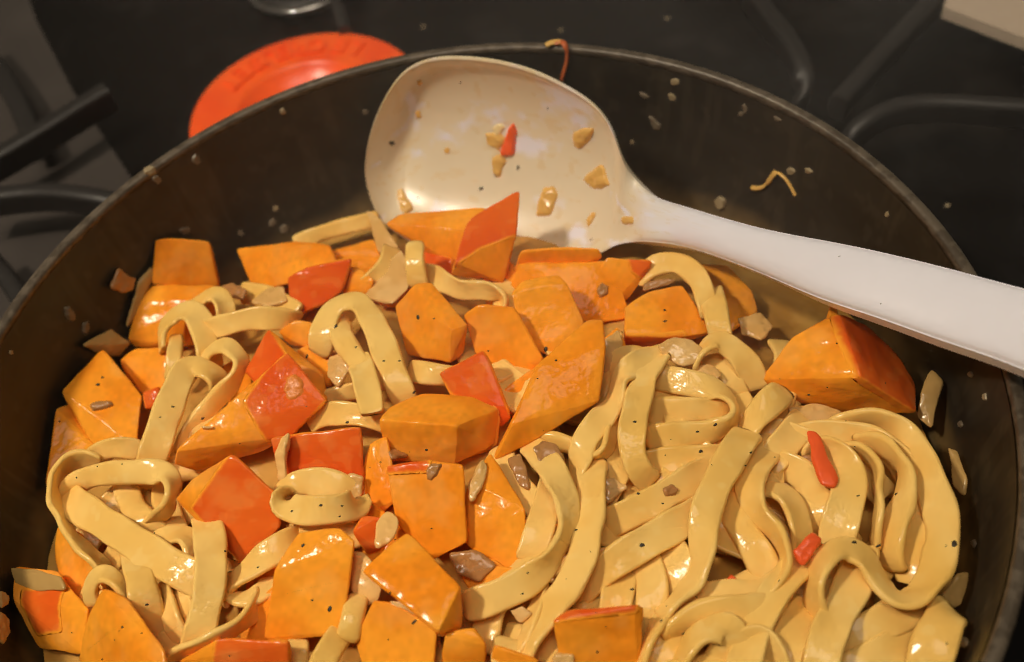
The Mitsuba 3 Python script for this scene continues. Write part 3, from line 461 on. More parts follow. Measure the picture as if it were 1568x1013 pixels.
# noodles: (label, rows of point and width direction, width)
NOODLES = [
["noodle twisting down from the onion lump to the left side of the right nest",[[63.4,12.3,-21.8,0.16,-0.85,0.5],[56.0,6.8,-18.6,0.16,-0.98,-0.14],[50.9,3.6,-17.0,0.47,-0.83,-0.3],[46.6,-0.8,-17.2,0.4,-0.74,0.54],[43.8,-6.4,-17.6,0.47,-0.74,0.49],[37.9,-12.6,-17.7,0.59,-0.78,-0.23],[32.6,-18.0,-18.1,0.77,-0.64,-0.03],[29.7,-23.6,-20.5,0.57,-0.58,0.58],[27.4,-28.6,-24.1,0.42,-0.61,0.67]],0.95],
["noodle hanging straight down at the left of the U shaped loop",[[61.5,7.7,-20.1,0.01,-0.8,0.6],[57.0,3.2,-18.3,0.34,-0.84,0.41],[52.6,-4.0,-16.3,0.77,-0.63,0.11],[48.4,-13.8,-14.2,0.91,-0.39,-0.13],[45.5,-21.9,-14.4,0.97,-0.22,-0.02],[45.2,-27.9,-16.9,0.98,0.09,0.16],[48.9,-32.3,-22.9,0.67,0.51,0.55]],0.95],
["noodle bent in a flat U shape in the upper right nest",[[56.5,2.1,-21.2,0.34,0.7,0.63],[63.6,-1.0,-21.4,0.37,0.79,0.48],[70.4,-5.1,-20.5,0.42,0.87,0.24],[75.4,-8.5,-20.7,0.5,0.73,-0.47],[77.2,-13.8,-20.4,0.37,0.5,-0.78],[75.4,-18.8,-19.8,0.38,0.31,-0.87],[71.6,-20.8,-20.3,0.31,-0.17,-0.93],[65.6,-21.0,-20.8,-0.0,-0.7,-0.71],[57.7,-20.5,-20.2,-0.09,-0.81,-0.59],[50.5,-18.8,-21.9,-0.03,-0.81,-0.58]],1.0],
["short flat noodle inside the U shaped loop",[[53.2,-8.7,-22.9,0.18,0.82,0.54],[63.9,-11.4,-21.9,0.15,0.83,0.54],[71.5,-12.5,-22.5,0.17,0.83,0.54],[76.7,-12.4,-24.5,0.17,0.71,0.68]],0.95],
["flat noodle running below the U shaped loop",[[46.0,-26.0,-23.1,-0.02,0.88,0.48],[55.2,-27.0,-21.6,0.06,0.87,0.49],[63.5,-27.6,-22.2,0.12,0.86,0.49],[73.2,-27.6,-25.0,0.16,0.85,0.5]],0.9],
["noodle arching over at the top of the right nest below the handle",[[70.7,3.7,-23.4,0.01,0.6,-0.8],[73.9,7.3,-20.1,0.01,0.72,-0.69],[78.9,9.2,-19.8,0.26,0.91,-0.32],[83.5,5.4,-20.8,0.8,0.59,0.09],[86.2,0.8,-23.6,0.96,0.21,0.19],[87.6,-4.1,-29.3,1.0,-0.02,0.05]],1.0],
["noodle tucked inside the arch at the top of the right nest",[[73.9,4.7,-26.8,-0.16,0.92,-0.36],[79.2,4.1,-25.3,0.66,0.74,0.14],[80.7,-1.3,-25.9,0.99,0.17,0.04],[81.7,-5.8,-29.5,0.98,0.16,0.14]],0.9],
["short bright noodle twist left of the largest pumpkin wedge",[[93.2,-11.4,-21.3,0.72,-0.64,-0.28],[87.4,-16.3,-18.2,0.48,-0.8,-0.35],[82.4,-19.4,-19.4,0.49,-0.86,0.12],[78.6,-22.8,-22.8,0.22,-0.7,0.67],[76.1,-26.1,-27.3,0.11,-0.6,0.79]],1.0],
["long glossy noodle hanging down the middle of the right nest",[[78.9,-23.4,-20.8,0.08,-0.81,0.58],[73.3,-30.3,-15.8,0.66,-0.75,-0.06],[66.7,-38.4,-13.8,0.76,-0.63,-0.17],[61.4,-45.7,-13.0,0.84,-0.53,-0.11],[57.6,-53.4,-13.4,0.87,-0.42,0.24],[55.6,-59.7,-15.1,0.49,-0.53,0.69],[51.9,-65.5,-16.7,0.19,-0.62,0.76],[46.3,-69.5,-17.3,0.07,-0.62,0.78],[41.5,-72.3,-19.0,0.24,-0.67,0.7]],1.05],
["noodle sweeping in a large S curve right of the glossy hanging noodle",[[83.9,-28.3,-24.0,0.58,-0.81,-0.08],[77.7,-35.1,-19.9,0.58,-0.78,0.22],[73.6,-43.1,-17.1,0.68,-0.42,0.6],[73.8,-50.2,-16.9,0.5,-0.12,0.86],[76.2,-56.5,-16.9,0.25,-0.17,0.95],[77.3,-62.3,-16.8,0.04,-0.4,0.91],[74.9,-67.0,-17.5,0.04,-0.58,0.82],[69.6,-69.9,-18.0,-0.05,-0.77,0.64],[62.3,-70.1,-18.4,-0.13,-0.94,0.31],[53.9,-70.0,-18.8,0.01,-0.99,0.17],[46.8,-71.4,-19.3,0.15,-0.88,0.45],[40.1,-74.4,-21.9,0.23,-0.67,0.7]],1.0],
["noodle standing on edge inside the right side of the S curve",[[76.5,-41.2,-22.5,-0.02,0.8,-0.6],[80.7,-43.1,-19.8,0.44,0.68,-0.59],[83.4,-47.2,-19.9,0.7,0.49,-0.51],[83.7,-52.7,-19.7,0.81,0.27,-0.53],[83.4,-58.5,-21.5,0.85,0.14,-0.51],[82.4,-63.2,-25.3,0.82,-0.13,-0.55]],1.0],
["flat noodle showing in the hollow of the S curve",[[66.7,-36.9,-23.9,0.96,0.13,0.25],[67.9,-48.1,-20.4,0.93,0.22,0.29],[69.9,-56.4,-20.3,0.93,0.23,0.3],[71.8,-63.4,-22.3,0.97,0.07,0.24],[71.8,-68.1,-26.2,0.92,-0.4,0.04]],1.0],
["long noodle running down the left border of the right nest",[[34.0,-22.7,-21.8,0.87,-0.44,0.2],[30.9,-36.4,-16.8,0.77,-0.45,0.45],[28.3,-46.6,-15.2,0.75,-0.5,0.43],[24.5,-55.6,-14.7,0.76,-0.62,0.21],[19.2,-62.4,-15.4,0.58,-0.76,0.31],[13.1,-68.0,-16.1,0.43,-0.73,0.53],[7.4,-73.1,-18.0,0.41,-0.61,0.68],[3.9,-77.3,-20.9,0.5,-0.48,0.72]],1.08],
["noodle curving round in a hook left of the right nest",[[16.7,-13.3,-21.9,0.67,0.74,0.05],[20.9,-23.1,-17.3,0.85,0.52,-0.08],[23.4,-33.5,-14.7,0.81,0.41,-0.41],[23.7,-42.3,-14.2,0.65,0.23,-0.73],[20.6,-49.6,-13.8,0.41,0.1,-0.91],[15.9,-54.8,-13.5,0.45,-0.3,-0.84],[8.6,-58.7,-14.3,0.35,-0.77,-0.54],[0.5,-60.7,-15.2,0.17,-0.9,-0.4],[-7.2,-59.9,-19.2,0.05,-0.92,-0.39]],1.0],
["straight noodle lying inside the hooked noodle",[[21.8,-26.4,-22.1,0.88,-0.48,-0.05],[18.3,-35.7,-18.9,0.87,-0.49,-0.06],[14.9,-43.3,-18.5,0.88,-0.48,-0.05],[11.4,-49.4,-21.6,0.89,-0.45,-0.04]],1.0],
["flat noodle slanting down to the left in the upper part of the right nest",[[67.0,-30.4,-24.3,0.32,-0.86,-0.4],[54.5,-37.1,-19.9,0.32,-0.86,-0.39],[43.4,-41.4,-19.1,0.28,-0.87,-0.41],[32.1,-42.8,-22.5,0.18,-0.89,-0.42]],1.05],
["flat noodle with a black fleck slanting below the first slanting noodle",[[61.1,-43.4,-21.1,0.34,-0.92,-0.19],[52.5,-48.6,-17.3,0.34,-0.87,-0.36],[42.6,-52.7,-16.5,0.34,-0.87,-0.36],[34.0,-56.0,-17.0,0.39,-0.85,-0.35],[26.4,-58.9,-19.7,0.46,-0.82,-0.34],[20.6,-60.6,-23.4,0.45,-0.83,-0.34]],1.05],
["noodle passing under the slanting noodles towards the bottom",[[47.4,-47.6,-23.0,0.86,0.41,0.29],[49.8,-57.9,-19.8,0.93,0.09,0.35],[49.9,-64.4,-20.6,0.92,-0.28,0.29],[47.6,-68.7,-24.4,0.64,-0.75,0.16]],1.05],
["short upright noodle behind the square pumpkin cube",[[40.3,-51.3,-22.5,0.85,0.45,0.28],[41.9,-61.1,-20.2,0.98,-0.09,0.15],[40.5,-67.8,-21.0,0.94,-0.34,-0.04],[36.7,-74.4,-24.8,0.83,-0.55,-0.13]],1.05],
["noodle just left of the upright noodle behind the square cube",[[34.8,-56.1,-22.1,0.95,-0.31,-0.07],[32.0,-64.5,-20.7,0.94,-0.34,-0.08],[29.0,-71.3,-24.5,0.93,-0.36,-0.09]],1.08],
["broad noodle bowing downwards below the S curve",[[42.7,-78.1,-20.0,-0.41,0.09,0.91],[49.2,-76.0,-16.4,-0.25,0.56,0.79],[56.7,-76.0,-14.9,0.02,0.86,0.5],[64.4,-76.5,-15.5,0.08,0.9,0.43],[70.7,-75.7,-18.0,-0.13,0.94,0.31],[76.0,-71.3,-23.5,-0.92,0.37,0.11]],1.08],
["noodle arching up at the bottom edge below the bowed noodle",[[42.3,-86.7,-19.0,-0.33,0.54,-0.77],[46.5,-82.1,-14.2,-0.24,0.64,-0.73],[51.7,-79.9,-12.6,-0.0,0.9,-0.44],[56.4,-80.9,-12.9,0.82,0.57,-0.04],[54.9,-84.9,-15.8,0.8,-0.55,-0.24],[49.5,-89.6,-21.5,0.69,-0.71,-0.13]],1.05],
["plump noodle fold at the bottom edge right of the arching noodle",[[53.9,-91.4,-20.8,-0.63,0.76,0.13],[58.8,-86.2,-16.0,-0.71,0.69,0.1],[62.9,-84.0,-15.3,0.15,0.81,0.57],[66.1,-88.0,-17.6,0.67,-0.01,0.74],[67.1,-92.9,-23.8,0.21,-0.85,0.48]],1.1],
["outermost noodle curving round the right side of the nest into a wave",[[103.0,-25.3,-28.4,-0.53,0.35,0.78],[108.4,-24.6,-24.1,-0.39,0.21,0.9],[113.3,-25.0,-22.7,-0.14,0.18,0.97],[118.9,-28.5,-22.3,0.26,0.13,0.96],[121.3,-36.3,-21.2,0.72,-0.03,0.69],[121.3,-47.0,-20.7,0.87,-0.08,0.49],[120.0,-59.0,-20.0,0.9,-0.25,0.37],[116.0,-68.0,-19.3,0.77,-0.57,0.29],[111.3,-74.2,-19.5,0.4,-0.75,0.53],[105.2,-78.5,-19.7,-0.16,-0.71,0.68],[100.3,-78.0,-19.1,-0.5,-0.55,0.67],[97.4,-73.1,-17.8,-0.65,-0.39,0.66],[95.2,-67.3,-16.6,-0.69,-0.53,0.49],[90.9,-64.5,-15.2,-0.32,-0.84,0.44],[85.2,-66.8,-14.5,0.13,-0.7,0.7],[81.5,-72.0,-15.0,0.16,-0.5,0.85],[79.9,-77.1,-18.8,0.27,-0.42,0.87],[80.4,-81.8,-23.9,0.44,-0.2,0.87]],1.1],
["noodle running from the wave down to the bottom edge on the right",[[97.7,-62.6,-23.0,0.78,-0.42,0.47],[93.0,-70.7,-19.3,0.76,-0.62,0.19],[88.1,-76.6,-17.7,0.66,-0.74,0.12],[82.0,-82.9,-16.0,0.75,-0.66,-0.02],[77.8,-88.8,-15.7,0.86,-0.5,0.06],[75.0,-95.3,-18.5,0.92,-0.37,0.11]],1.1],
["broad upright noodle right of the red pepper strip",[[94.6,-32.1,-25.9,-0.55,-0.02,0.83],[98.9,-33.1,-21.4,0.17,0.36,0.92],[101.1,-39.0,-19.3,0.87,0.06,0.49],[99.6,-46.6,-18.7,0.91,-0.4,0.11],[95.5,-53.6,-19.0,0.83,-0.55,0.02],[91.6,-60.7,-22.3,0.91,-0.41,0.1]],1.12],
["thin edge of a noodle right of the broad upright noodle",[[104.9,-32.5,-25.1,-0.34,0.07,0.94],[108.0,-36.1,-21.3,-0.07,-0.22,0.97],[109.3,-41.0,-20.2,-0.11,-0.41,0.91],[107.2,-48.7,-19.6,-0.18,-0.45,0.87],[104.2,-55.8,-20.0,-0.18,-0.44,0.88],[102.1,-61.8,-24.5,-0.14,-0.43,0.89]],1.0],
["noodle arching right of the thin standing edge",[[108.9,-31.9,-24.7,-0.34,0.4,0.85],[113.6,-35.5,-21.1,0.03,-0.05,1.0],[115.8,-41.6,-20.1,0.06,-0.34,0.94],[114.0,-49.2,-19.5,0.19,-0.57,0.8],[108.8,-57.0,-19.5,0.34,-0.69,0.64],[104.9,-63.1,-20.9,0.41,-0.57,0.71],[104.4,-68.6,-25.7,0.38,-0.29,0.88]],1.0],
["broad noodle inside the outermost curve on the right",[[125.4,-39.7,-29.6,0.85,-0.36,0.39],[118.7,-52.7,-24.1,0.81,-0.5,0.31],[112.6,-63.7,-22.9,0.79,-0.54,0.28],[107.5,-73.3,-26.0,0.79,-0.55,0.28]],1.08],
["flat noodle under the wave at the lower right",[[108.4,-77.5,-26.1,0.4,-0.91,0.12],[99.4,-81.7,-22.0,0.26,-0.94,-0.23],[91.3,-84.4,-21.0,0.34,-0.92,-0.19],[84.0,-87.7,-24.3,0.59,-0.8,-0.09]],1.12],
["lowest flat noodle at the lower right edge",[[109.7,-83.3,-27.3,0.55,-0.83,-0.06],[97.7,-89.1,-22.8,0.27,-0.94,-0.19],[88.6,-91.9,-21.8,0.29,-0.94,-0.19],[80.7,-94.5,-24.0,0.44,-0.89,-0.14]],1.12],
["curled noodle end standing up in the lower right corner of the nest",[[113.0,-82.8,-22.7,-0.2,-0.79,0.58],[106.9,-88.1,-16.9,0.67,-0.7,0.26],[103.1,-92.8,-17.5,0.79,-0.6,0.1],[99.6,-98.6,-22.2,0.81,-0.57,0.12]],1.2],
["plump noodle fold left of the lower right noodle",[[79.4,-76.3,-22.8,0.18,-0.95,0.26],[73.3,-81.6,-18.2,0.68,-0.73,0.0],[68.7,-87.1,-17.8,0.82,-0.58,-0.01],[65.3,-92.9,-21.6,0.9,-0.44,0.05]],1.15],
["noodle arching flat below the largest pumpkin wedge",[[93.8,-24.9,-27.3,-0.07,0.88,0.46],[102.6,-27.2,-23.7,0.11,0.77,0.63],[110.9,-30.4,-23.6,0.34,0.53,0.78],[116.7,-36.2,-24.0,0.51,0.16,0.84],[119.4,-43.8,-26.5,0.61,-0.29,0.73]],1.08],
["yellowish noodle piece left of the red pepper strip",[[100.4,-16.3,-29.7,0.57,-0.78,-0.26],[89.5,-26.8,-23.7,0.61,-0.76,-0.24],[81.5,-32.8,-25.4,0.62,-0.75,-0.23]],1.1],
["noodle half hidden under the red pepper strips",[[85.5,-32.3,-25.9,0.31,0.7,0.65],[90.7,-38.7,-24.1,0.74,0.24,0.63],[91.1,-47.7,-22.7,0.87,-0.21,0.45],[90.4,-54.7,-26.4,0.81,-0.38,0.45]],1.05],
["noodle forming the left arch beside the rough orange cube",[[-102.6,58.2,-34.3,-0.49,0.56,-0.66],[-101.4,66.0,-31.6,-0.53,0.66,-0.54],[-97.7,70.0,-29.9,-0.49,0.82,-0.29],[-91.8,68.9,-28.0,0.05,0.99,-0.12],[-87.0,61.8,-27.1,0.66,0.62,-0.42],[-84.6,52.0,-28.2,0.8,0.39,-0.46],[-84.3,45.2,-33.1,0.8,0.42,-0.43]],1.08],
["noodle looping behind the left arch at the back",[[-92.5,73.1,-34.8,-0.81,0.53,-0.26],[-87.3,75.5,-30.7,-0.45,0.85,-0.29],[-82.7,74.9,-29.1,-0.03,0.97,-0.25],[-79.4,67.8,-28.5,0.63,0.52,-0.57],[-79.9,63.2,-33.7,0.7,0.48,-0.54]],0.95],
["flat noodle lying across just below the back loop on the left",[[-84.9,60.7,-29.7,0.24,0.35,0.9],[-76.3,57.2,-25.3,-0.05,0.68,0.73],[-67.0,56.6,-24.4,0.08,0.76,0.64],[-59.5,55.8,-25.7,0.31,0.64,0.7],[-54.5,58.0,-31.7,0.46,0.48,0.74]],0.95],
["noodle forming a small round loop left of the red cubes",[[-85.9,43.1,-30.0,-0.54,0.53,-0.66],[-83.2,46.9,-26.3,-0.51,0.74,-0.44],[-77.9,47.1,-23.8,-0.19,0.93,-0.33],[-73.0,42.7,-22.6,0.19,0.83,-0.53],[-70.6,36.3,-22.5,0.23,0.5,-0.83],[-74.0,31.1,-24.1,0.27,0.1,-0.96],[-81.2,25.7,-27.0,0.36,-0.16,-0.92],[-87.0,20.7,-29.0,0.5,-0.14,-0.86],[-91.0,11.9,-31.3,0.69,0.2,-0.7]],0.9],
["broad bright noodle arching down on the left",[[-80.6,35.0,-30.2,-0.38,-0.47,0.8],[-83.1,39.2,-25.1,-0.21,-0.94,0.28],[-87.9,40.1,-23.7,0.29,-0.92,-0.24],[-91.0,32.2,-21.9,0.83,-0.29,-0.47],[-92.9,23.0,-20.9,0.82,-0.21,-0.53],[-94.9,15.0,-21.2,0.84,-0.18,-0.51],[-98.0,7.7,-23.7,0.84,-0.17,-0.51],[-102.6,1.5,-29.6,0.86,-0.13,-0.49]],1.1],
["short noodle strip dropping beside the left arch",[[-98.6,64.1,-34.9,0.98,-0.03,-0.22],[-96.8,51.8,-30.6,0.94,-0.15,-0.31],[-98.9,44.8,-33.7,0.93,-0.18,-0.32]],0.6],
["noodle end poking out below the cube with the purple onion bit",[[-119.9,16.1,-29.6,-0.26,0.19,0.95],[-111.9,15.9,-26.4,0.11,0.78,0.62],[-104.7,14.9,-29.3,0.51,0.71,0.48]],0.85],
["noodle edge sweeping round the left side of the big loop",[[-109.1,-29.2,-27.9,-0.08,-0.61,0.79],[-113.8,-21.7,-23.0,0.13,-0.64,0.75],[-120.7,-13.4,-22.7,0.21,-0.6,0.77],[-126.0,-4.0,-23.3,0.19,-0.57,0.8],[-128.3,4.3,-23.5,0.11,-0.48,0.87],[-126.4,10.8,-23.9,0.12,-0.17,0.98],[-121.2,12.6,-24.3,0.38,0.1,0.92],[-116.3,11.3,-26.5,0.7,-0.0,0.71]],1.0],
["noodle running across the top of the big loop on the left",[[-127.3,3.1,-30.2,-0.19,-0.28,0.94],[-121.0,5.0,-25.5,-0.23,0.52,0.82],[-111.8,3.9,-22.0,0.06,0.81,0.59],[-102.4,1.1,-19.5,0.13,0.85,0.51],[-94.2,-0.7,-19.4,0.25,0.93,0.28],[-88.9,-5.5,-18.3,0.16,0.62,-0.77],[-88.9,-10.9,-18.8,-0.04,0.4,-0.92],[-93.4,-13.2,-23.1,-0.0,0.16,-0.99],[-97.9,-13.4,-27.6,0.17,0.09,-0.98]],0.9],
["widest noodle slanting down across the left nest",[[-130.0,7.5,-32.1,0.97,-0.12,0.22],[-120.4,-3.8,-24.5,0.73,0.64,0.23],[-109.4,-13.7,-21.1,0.63,0.76,0.14],[-100.0,-22.0,-19.2,0.66,0.74,0.11],[-90.1,-30.8,-17.5,0.61,0.77,0.15],[-81.3,-37.3,-18.2,0.61,0.78,0.16],[-76.5,-40.6,-24.5,0.72,0.69,0.07]],1.15],
["upright noodle left of the large red cube running down to the bottom",[[-80.1,-15.8,-22.5,0.92,-0.08,0.38],[-75.7,-27.7,-16.2,0.99,0.07,-0.13],[-73.9,-38.6,-13.4,0.94,0.01,-0.35],[-74.2,-47.1,-13.0,0.9,-0.13,-0.41],[-76.2,-53.2,-15.0,0.92,-0.2,-0.35],[-79.4,-58.3,-21.1,0.98,-0.03,-0.2]],1.05],
["glossy noodle running down beside the big bottom left cube",[[-102.4,-19.3,-24.7,0.99,0.15,0.04],[-96.6,-31.6,-18.2,0.92,0.26,-0.29],[-93.3,-41.2,-16.3,0.92,0.26,-0.29],[-93.9,-45.8,-22.1,0.95,0.2,-0.23],[-94.8,-51.2,-28.0,1.0,0.01,-0.03]],1.0],
["small noodle hook above the big bottom left cube",[[-111.7,-36.5,-25.8,-0.78,0.09,-0.62],[-110.5,-32.6,-20.9,-0.76,0.49,-0.42],[-107.1,-31.8,-18.5,-0.4,0.79,-0.47],[-102.2,-34.6,-17.7,0.03,0.75,-0.67],[-99.2,-39.0,-21.1,0.17,0.62,-0.77]],0.8],
["small noodle loop left of the upright noodle",[[-93.7,-23.2,-25.4,-0.78,0.29,-0.55],[-89.1,-22.1,-21.0,-0.39,0.8,-0.46],[-84.5,-23.3,-20.4,0.05,0.84,-0.54],[-81.5,-28.2,-20.7,0.43,0.51,-0.74],[-82.7,-32.4,-25.6,0.41,0.26,-0.87]],1.0],
["noodle strip hanging inside the big loop on the left",[[-110.7,6.5,-31.2,0.81,0.58,-0.02],[-103.3,-7.0,-24.9,0.89,0.42,-0.17],[-99.0,-14.0,-24.7,0.84,0.52,0.14],[-95.4,-16.9,-29.1,0.67,0.58,0.46]],0.95],
["thin noodle strand between the two lower left noodles",[[-92.9,-34.4,-25.6,0.87,-0.12,0.48],[-87.5,-45.8,-21.4,0.84,-0.09,0.54],[-85.0,-53.8,-25.8,0.75,-0.13,0.65]],0.8],
["second thin noodle strand beside the upright noodle",[[-89.4,-35.8,-26.1,0.79,0.24,0.56],[-83.2,-44.9,-22.0,0.87,0.03,0.5],[-81.3,-50.6,-25.6,0.84,-0.06,0.53]],0.8],
["twisted noodle end between the large red cube and the tall cube",[[-52.0,-29.7,-23.2,-0.02,-0.98,-0.22],[-56.7,-33.5,-18.3,0.36,-0.86,-0.36],[-62.6,-36.6,-18.6,0.54,-0.83,0.15],[-69.0,-40.3,-19.9,0.51,-0.66,0.55],[-74.9,-41.3,-25.3,0.6,-0.64,0.48]],1.0],
["small noodle loop left of the tall cube",[[-71.9,-37.7,-24.3,0.11,0.15,-0.98],[-67.9,-45.3,-19.5,-0.13,0.75,-0.65],[-63.2,-46.0,-19.1,-0.31,0.84,-0.44],[-59.8,-40.1,-23.2,-0.87,0.42,-0.27]],0.9],
["long thin noodle edge sweeping along the bottom left",[[-90.1,-61.6,-21.1,-0.02,-0.06,1.0],[-78.2,-58.8,-16.0,0.22,0.08,0.97],[-70.1,-57.3,-15.3,0.13,0.05,0.99],[-65.4,-53.2,-17.0,-0.03,-0.01,1.0],[-62.4,-45.1,-22.1,-0.28,-0.04,0.96]],0.9],
["glossy noodle folded in a ring in front of the glossy red cube",[[-34.6,-23.1,-18.8,0.75,0.45,-0.49],[-37.1,-28.1,-12.5,0.01,-0.87,-0.5],[-43.8,-28.4,-10.8,-0.15,-0.87,-0.46],[-51.5,-24.6,-13.5,-0.43,-0.88,-0.18],[-55.1,-19.6,-16.1,0.25,-0.5,0.83],[-52.7,-15.3,-18.3,0.36,-0.9,-0.24],[-45.5,-15.3,-17.9,-0.17,-0.86,-0.48],[-39.0,-17.7,-18.4,-0.51,-0.78,-0.35],[-35.2,-19.9,-22.0,-0.79,-0.59,-0.17]],1.05],
["noodle piece under the folded noodle above the tall cube",[[-54.9,-27.3,-23.6,-0.13,0.85,0.5],[-44.5,-30.1,-19.8,0.22,0.88,0.42],[-34.2,-32.5,-23.1,0.42,0.83,0.35]],0.9],
["looped noodle standing in the upper middle",[[-46.4,39.0,-27.2,-0.86,0.48,0.16],[-42.8,44.6,-21.8,-0.9,0.44,0.03],[-39.2,51.3,-20.7,-0.51,0.85,-0.14],[-33.6,52.8,-19.7,-0.08,0.97,-0.24],[-27.9,46.2,-18.4,0.64,0.72,-0.26],[-24.1,34.7,-17.6,0.92,0.36,-0.13],[-21.6,23.2,-16.9,0.98,0.22,0.01],[-19.7,15.3,-18.9,0.97,0.24,0.02],[-18.5,10.5,-24.3,0.98,0.11,0.15]],1.05],
["noodle curling inside the standing loop in the upper middle",[[-34.2,55.3,-28.1,0.07,-0.13,-0.99],[-37.5,44.5,-22.5,0.95,0.02,-0.31],[-34.3,31.9,-19.5,0.92,0.3,0.27],[-29.4,22.1,-19.0,0.9,0.26,0.35],[-27.1,17.8,-24.4,0.9,-0.05,0.43]],0.9],
["short cut noodle end below the standing loop",[[-31.4,26.9,-19.7,0.91,-0.06,0.41],[-29.0,16.1,-15.3,0.99,0.15,-0.08],[-27.4,2.6,-14.7,0.99,0.09,-0.13]],0.95],
["noodle lying flat between the standing loop and the glossy red cube",[[-49.5,10.3,-23.6,-0.32,0.61,0.73],[-38.5,8.9,-20.3,0.17,0.82,0.54],[-27.6,4.7,-20.4,0.43,0.78,0.45],[-21.7,3.9,-25.7,0.54,0.74,0.41]],0.9],
["noodle strip in the dark gap below the standing loop",[[-47.9,22.3,-29.9,0.02,0.56,0.83],[-33.6,22.1,-28.2,0.0,0.55,0.83]],0.7],
["stubby noodle end sticking up above the tilted cube",[[-9.5,74.4,-20.9,0.89,-0.45,-0.01],[-10.5,66.1,-21.3,0.97,-0.23,0.09],[-10.8,60.5,-27.4,0.95,-0.16,0.25]],0.85],
["noodle loop right of the tilted cube at the back",[[-8.8,69.5,-32.0,0.24,0.46,0.85],[-1.0,57.7,-25.8,0.59,0.28,0.76],[5.6,51.4,-23.8,0.25,0.39,0.88],[12.0,49.7,-23.6,0.21,0.35,0.91],[16.7,47.1,-24.2,0.28,-0.45,0.85],[15.9,42.9,-27.6,0.22,-0.73,0.65]],0.9],
["noodle piece left of the red cube in the middle",[[-16.3,23.6,-24.9,0.43,0.75,0.5],[-8.8,16.8,-19.9,0.3,0.78,0.54],[-0.6,16.7,-23.8,0.26,0.68,0.69]],0.85],
["short noodle end between the tall cube and the rough bottom cube",[[-35.4,-52.3,-17.2,0.96,-0.24,-0.12],[-36.0,-59.5,-14.0,0.93,-0.28,-0.23],[-38.3,-63.7,-17.0,0.92,-0.34,-0.16]],0.75],
["noodle at the bottom edge right of the tall cube",[[-39.3,-59.9,-19.2,0.62,-0.66,-0.42],[-43.0,-67.2,-15.2,0.78,-0.49,-0.39],[-47.7,-72.5,-19.4,0.86,-0.36,-0.36]],0.85],
["noodle at the bottom edge below the tall cube",[[-52.4,-59.9,-20.9,0.96,-0.04,-0.29],[-53.1,-69.9,-21.7,0.96,-0.04,-0.29]],0.8],
["noodle arch below the spoon neck",[[62.4,47.4,-31.5,-0.52,0.81,-0.26],[69.2,49.6,-27.4,-0.13,0.98,0.17],[75.9,47.9,-25.7,0.38,0.84,0.38],[80.0,40.7,-24.0,0.86,0.43,0.29],[80.9,31.4,-22.8,0.99,0.12,0.08],[81.2,23.9,-26.8,0.97,0.16,-0.17]],0.9],
["cut noodle end draped below the noodle arch under the handle",[[84.3,35.0,-28.6,0.72,-0.24,0.65],[81.8,20.2,-21.4,0.98,-0.11,0.17],[81.5,13.2,-24.5,0.89,-0.27,0.36]],1.0],
["noodle edge right of the long bright wedge",[[50.9,25.6,-28.6,0.62,-0.69,0.37],[45.3,11.5,-25.5,0.63,-0.67,0.39],[40.4,0.8,-27.1,0.65,-0.65,0.41]],0.6],
["noodle arch behind the twisted noodle at the top of the right nest",[[44.0,6.5,-26.9,-0.57,0.51,-0.65],[48.2,12.1,-23.7,-0.29,0.89,-0.35],[53.9,13.8,-23.3,0.18,0.88,-0.44],[58.0,10.9,-27.2,0.73,0.47,-0.5]],0.8],
["curled noodle edge below the long bright wedge",[[47.3,-2.1,-25.2,0.37,0.1,-0.92],[40.6,-16.6,-19.5,0.52,0.24,-0.82],[37.8,-21.4,-19.0,0.34,0.17,-0.92],[31.8,-20.5,-23.8,-0.01,0.0,-1.0]],0.7],
["noodle half buried below the tip of the long bright wedge",[[17.9,-11.0,-23.2,0.07,0.31,0.95],[24.4,-14.4,-21.1,0.3,0.26,0.92],[31.2,-18.5,-23.0,0.47,0.17,0.87]],0.7],
["thin noodle edge left of the square bottom cube",[[13.7,-58.0,-20.4,0.47,-0.53,0.71],[9.5,-67.4,-18.1,0.38,-0.54,0.75],[3.0,-75.5,-20.9,0.37,-0.55,0.74]],0.7],
["noodle edge right of the square bottom cube",[[43.3,-71.7,-19.1,0.11,-0.6,0.8],[37.9,-77.6,-16.8,0.19,-0.53,0.83],[33.0,-83.6,-20.6,0.24,-0.46,0.85]],0.8],
["shaded noodle beneath the arching noodle at the bottom edge",[[51.5,-74.6,-22.6,0.2,-0.93,-0.31],[43.4,-79.5,-19.1,0.6,-0.78,-0.2],[37.6,-85.2,-20.8,0.8,-0.58,-0.12]],1.08],
["pale noodle along the sauce edge at the back left of the spoon",[[-59.0,109.8,-46.5,-0.25,0.65,0.72],[-42.8,111.3,-43.8,-0.11,0.68,0.72],[-25.3,112.8,-44.5,0.04,0.7,0.71]],0.8],
["noodle partly under the red cube at the upper left",[[-77.5,85.1,-41.6,0.18,0.75,0.64],[-66.6,76.3,-36.9,0.51,0.71,0.49],[-55.3,64.3,-34.8,0.72,0.61,0.33]],1.0],
["noodle behind the standing loop near the tilted cube",[[-30.2,69.2,-33.4,-0.44,0.49,0.75],[-23.5,73.2,-30.9,-0.63,0.37,0.68],[-19.6,85.6,-33.3,-0.86,-0.12,0.49]],0.9],
]
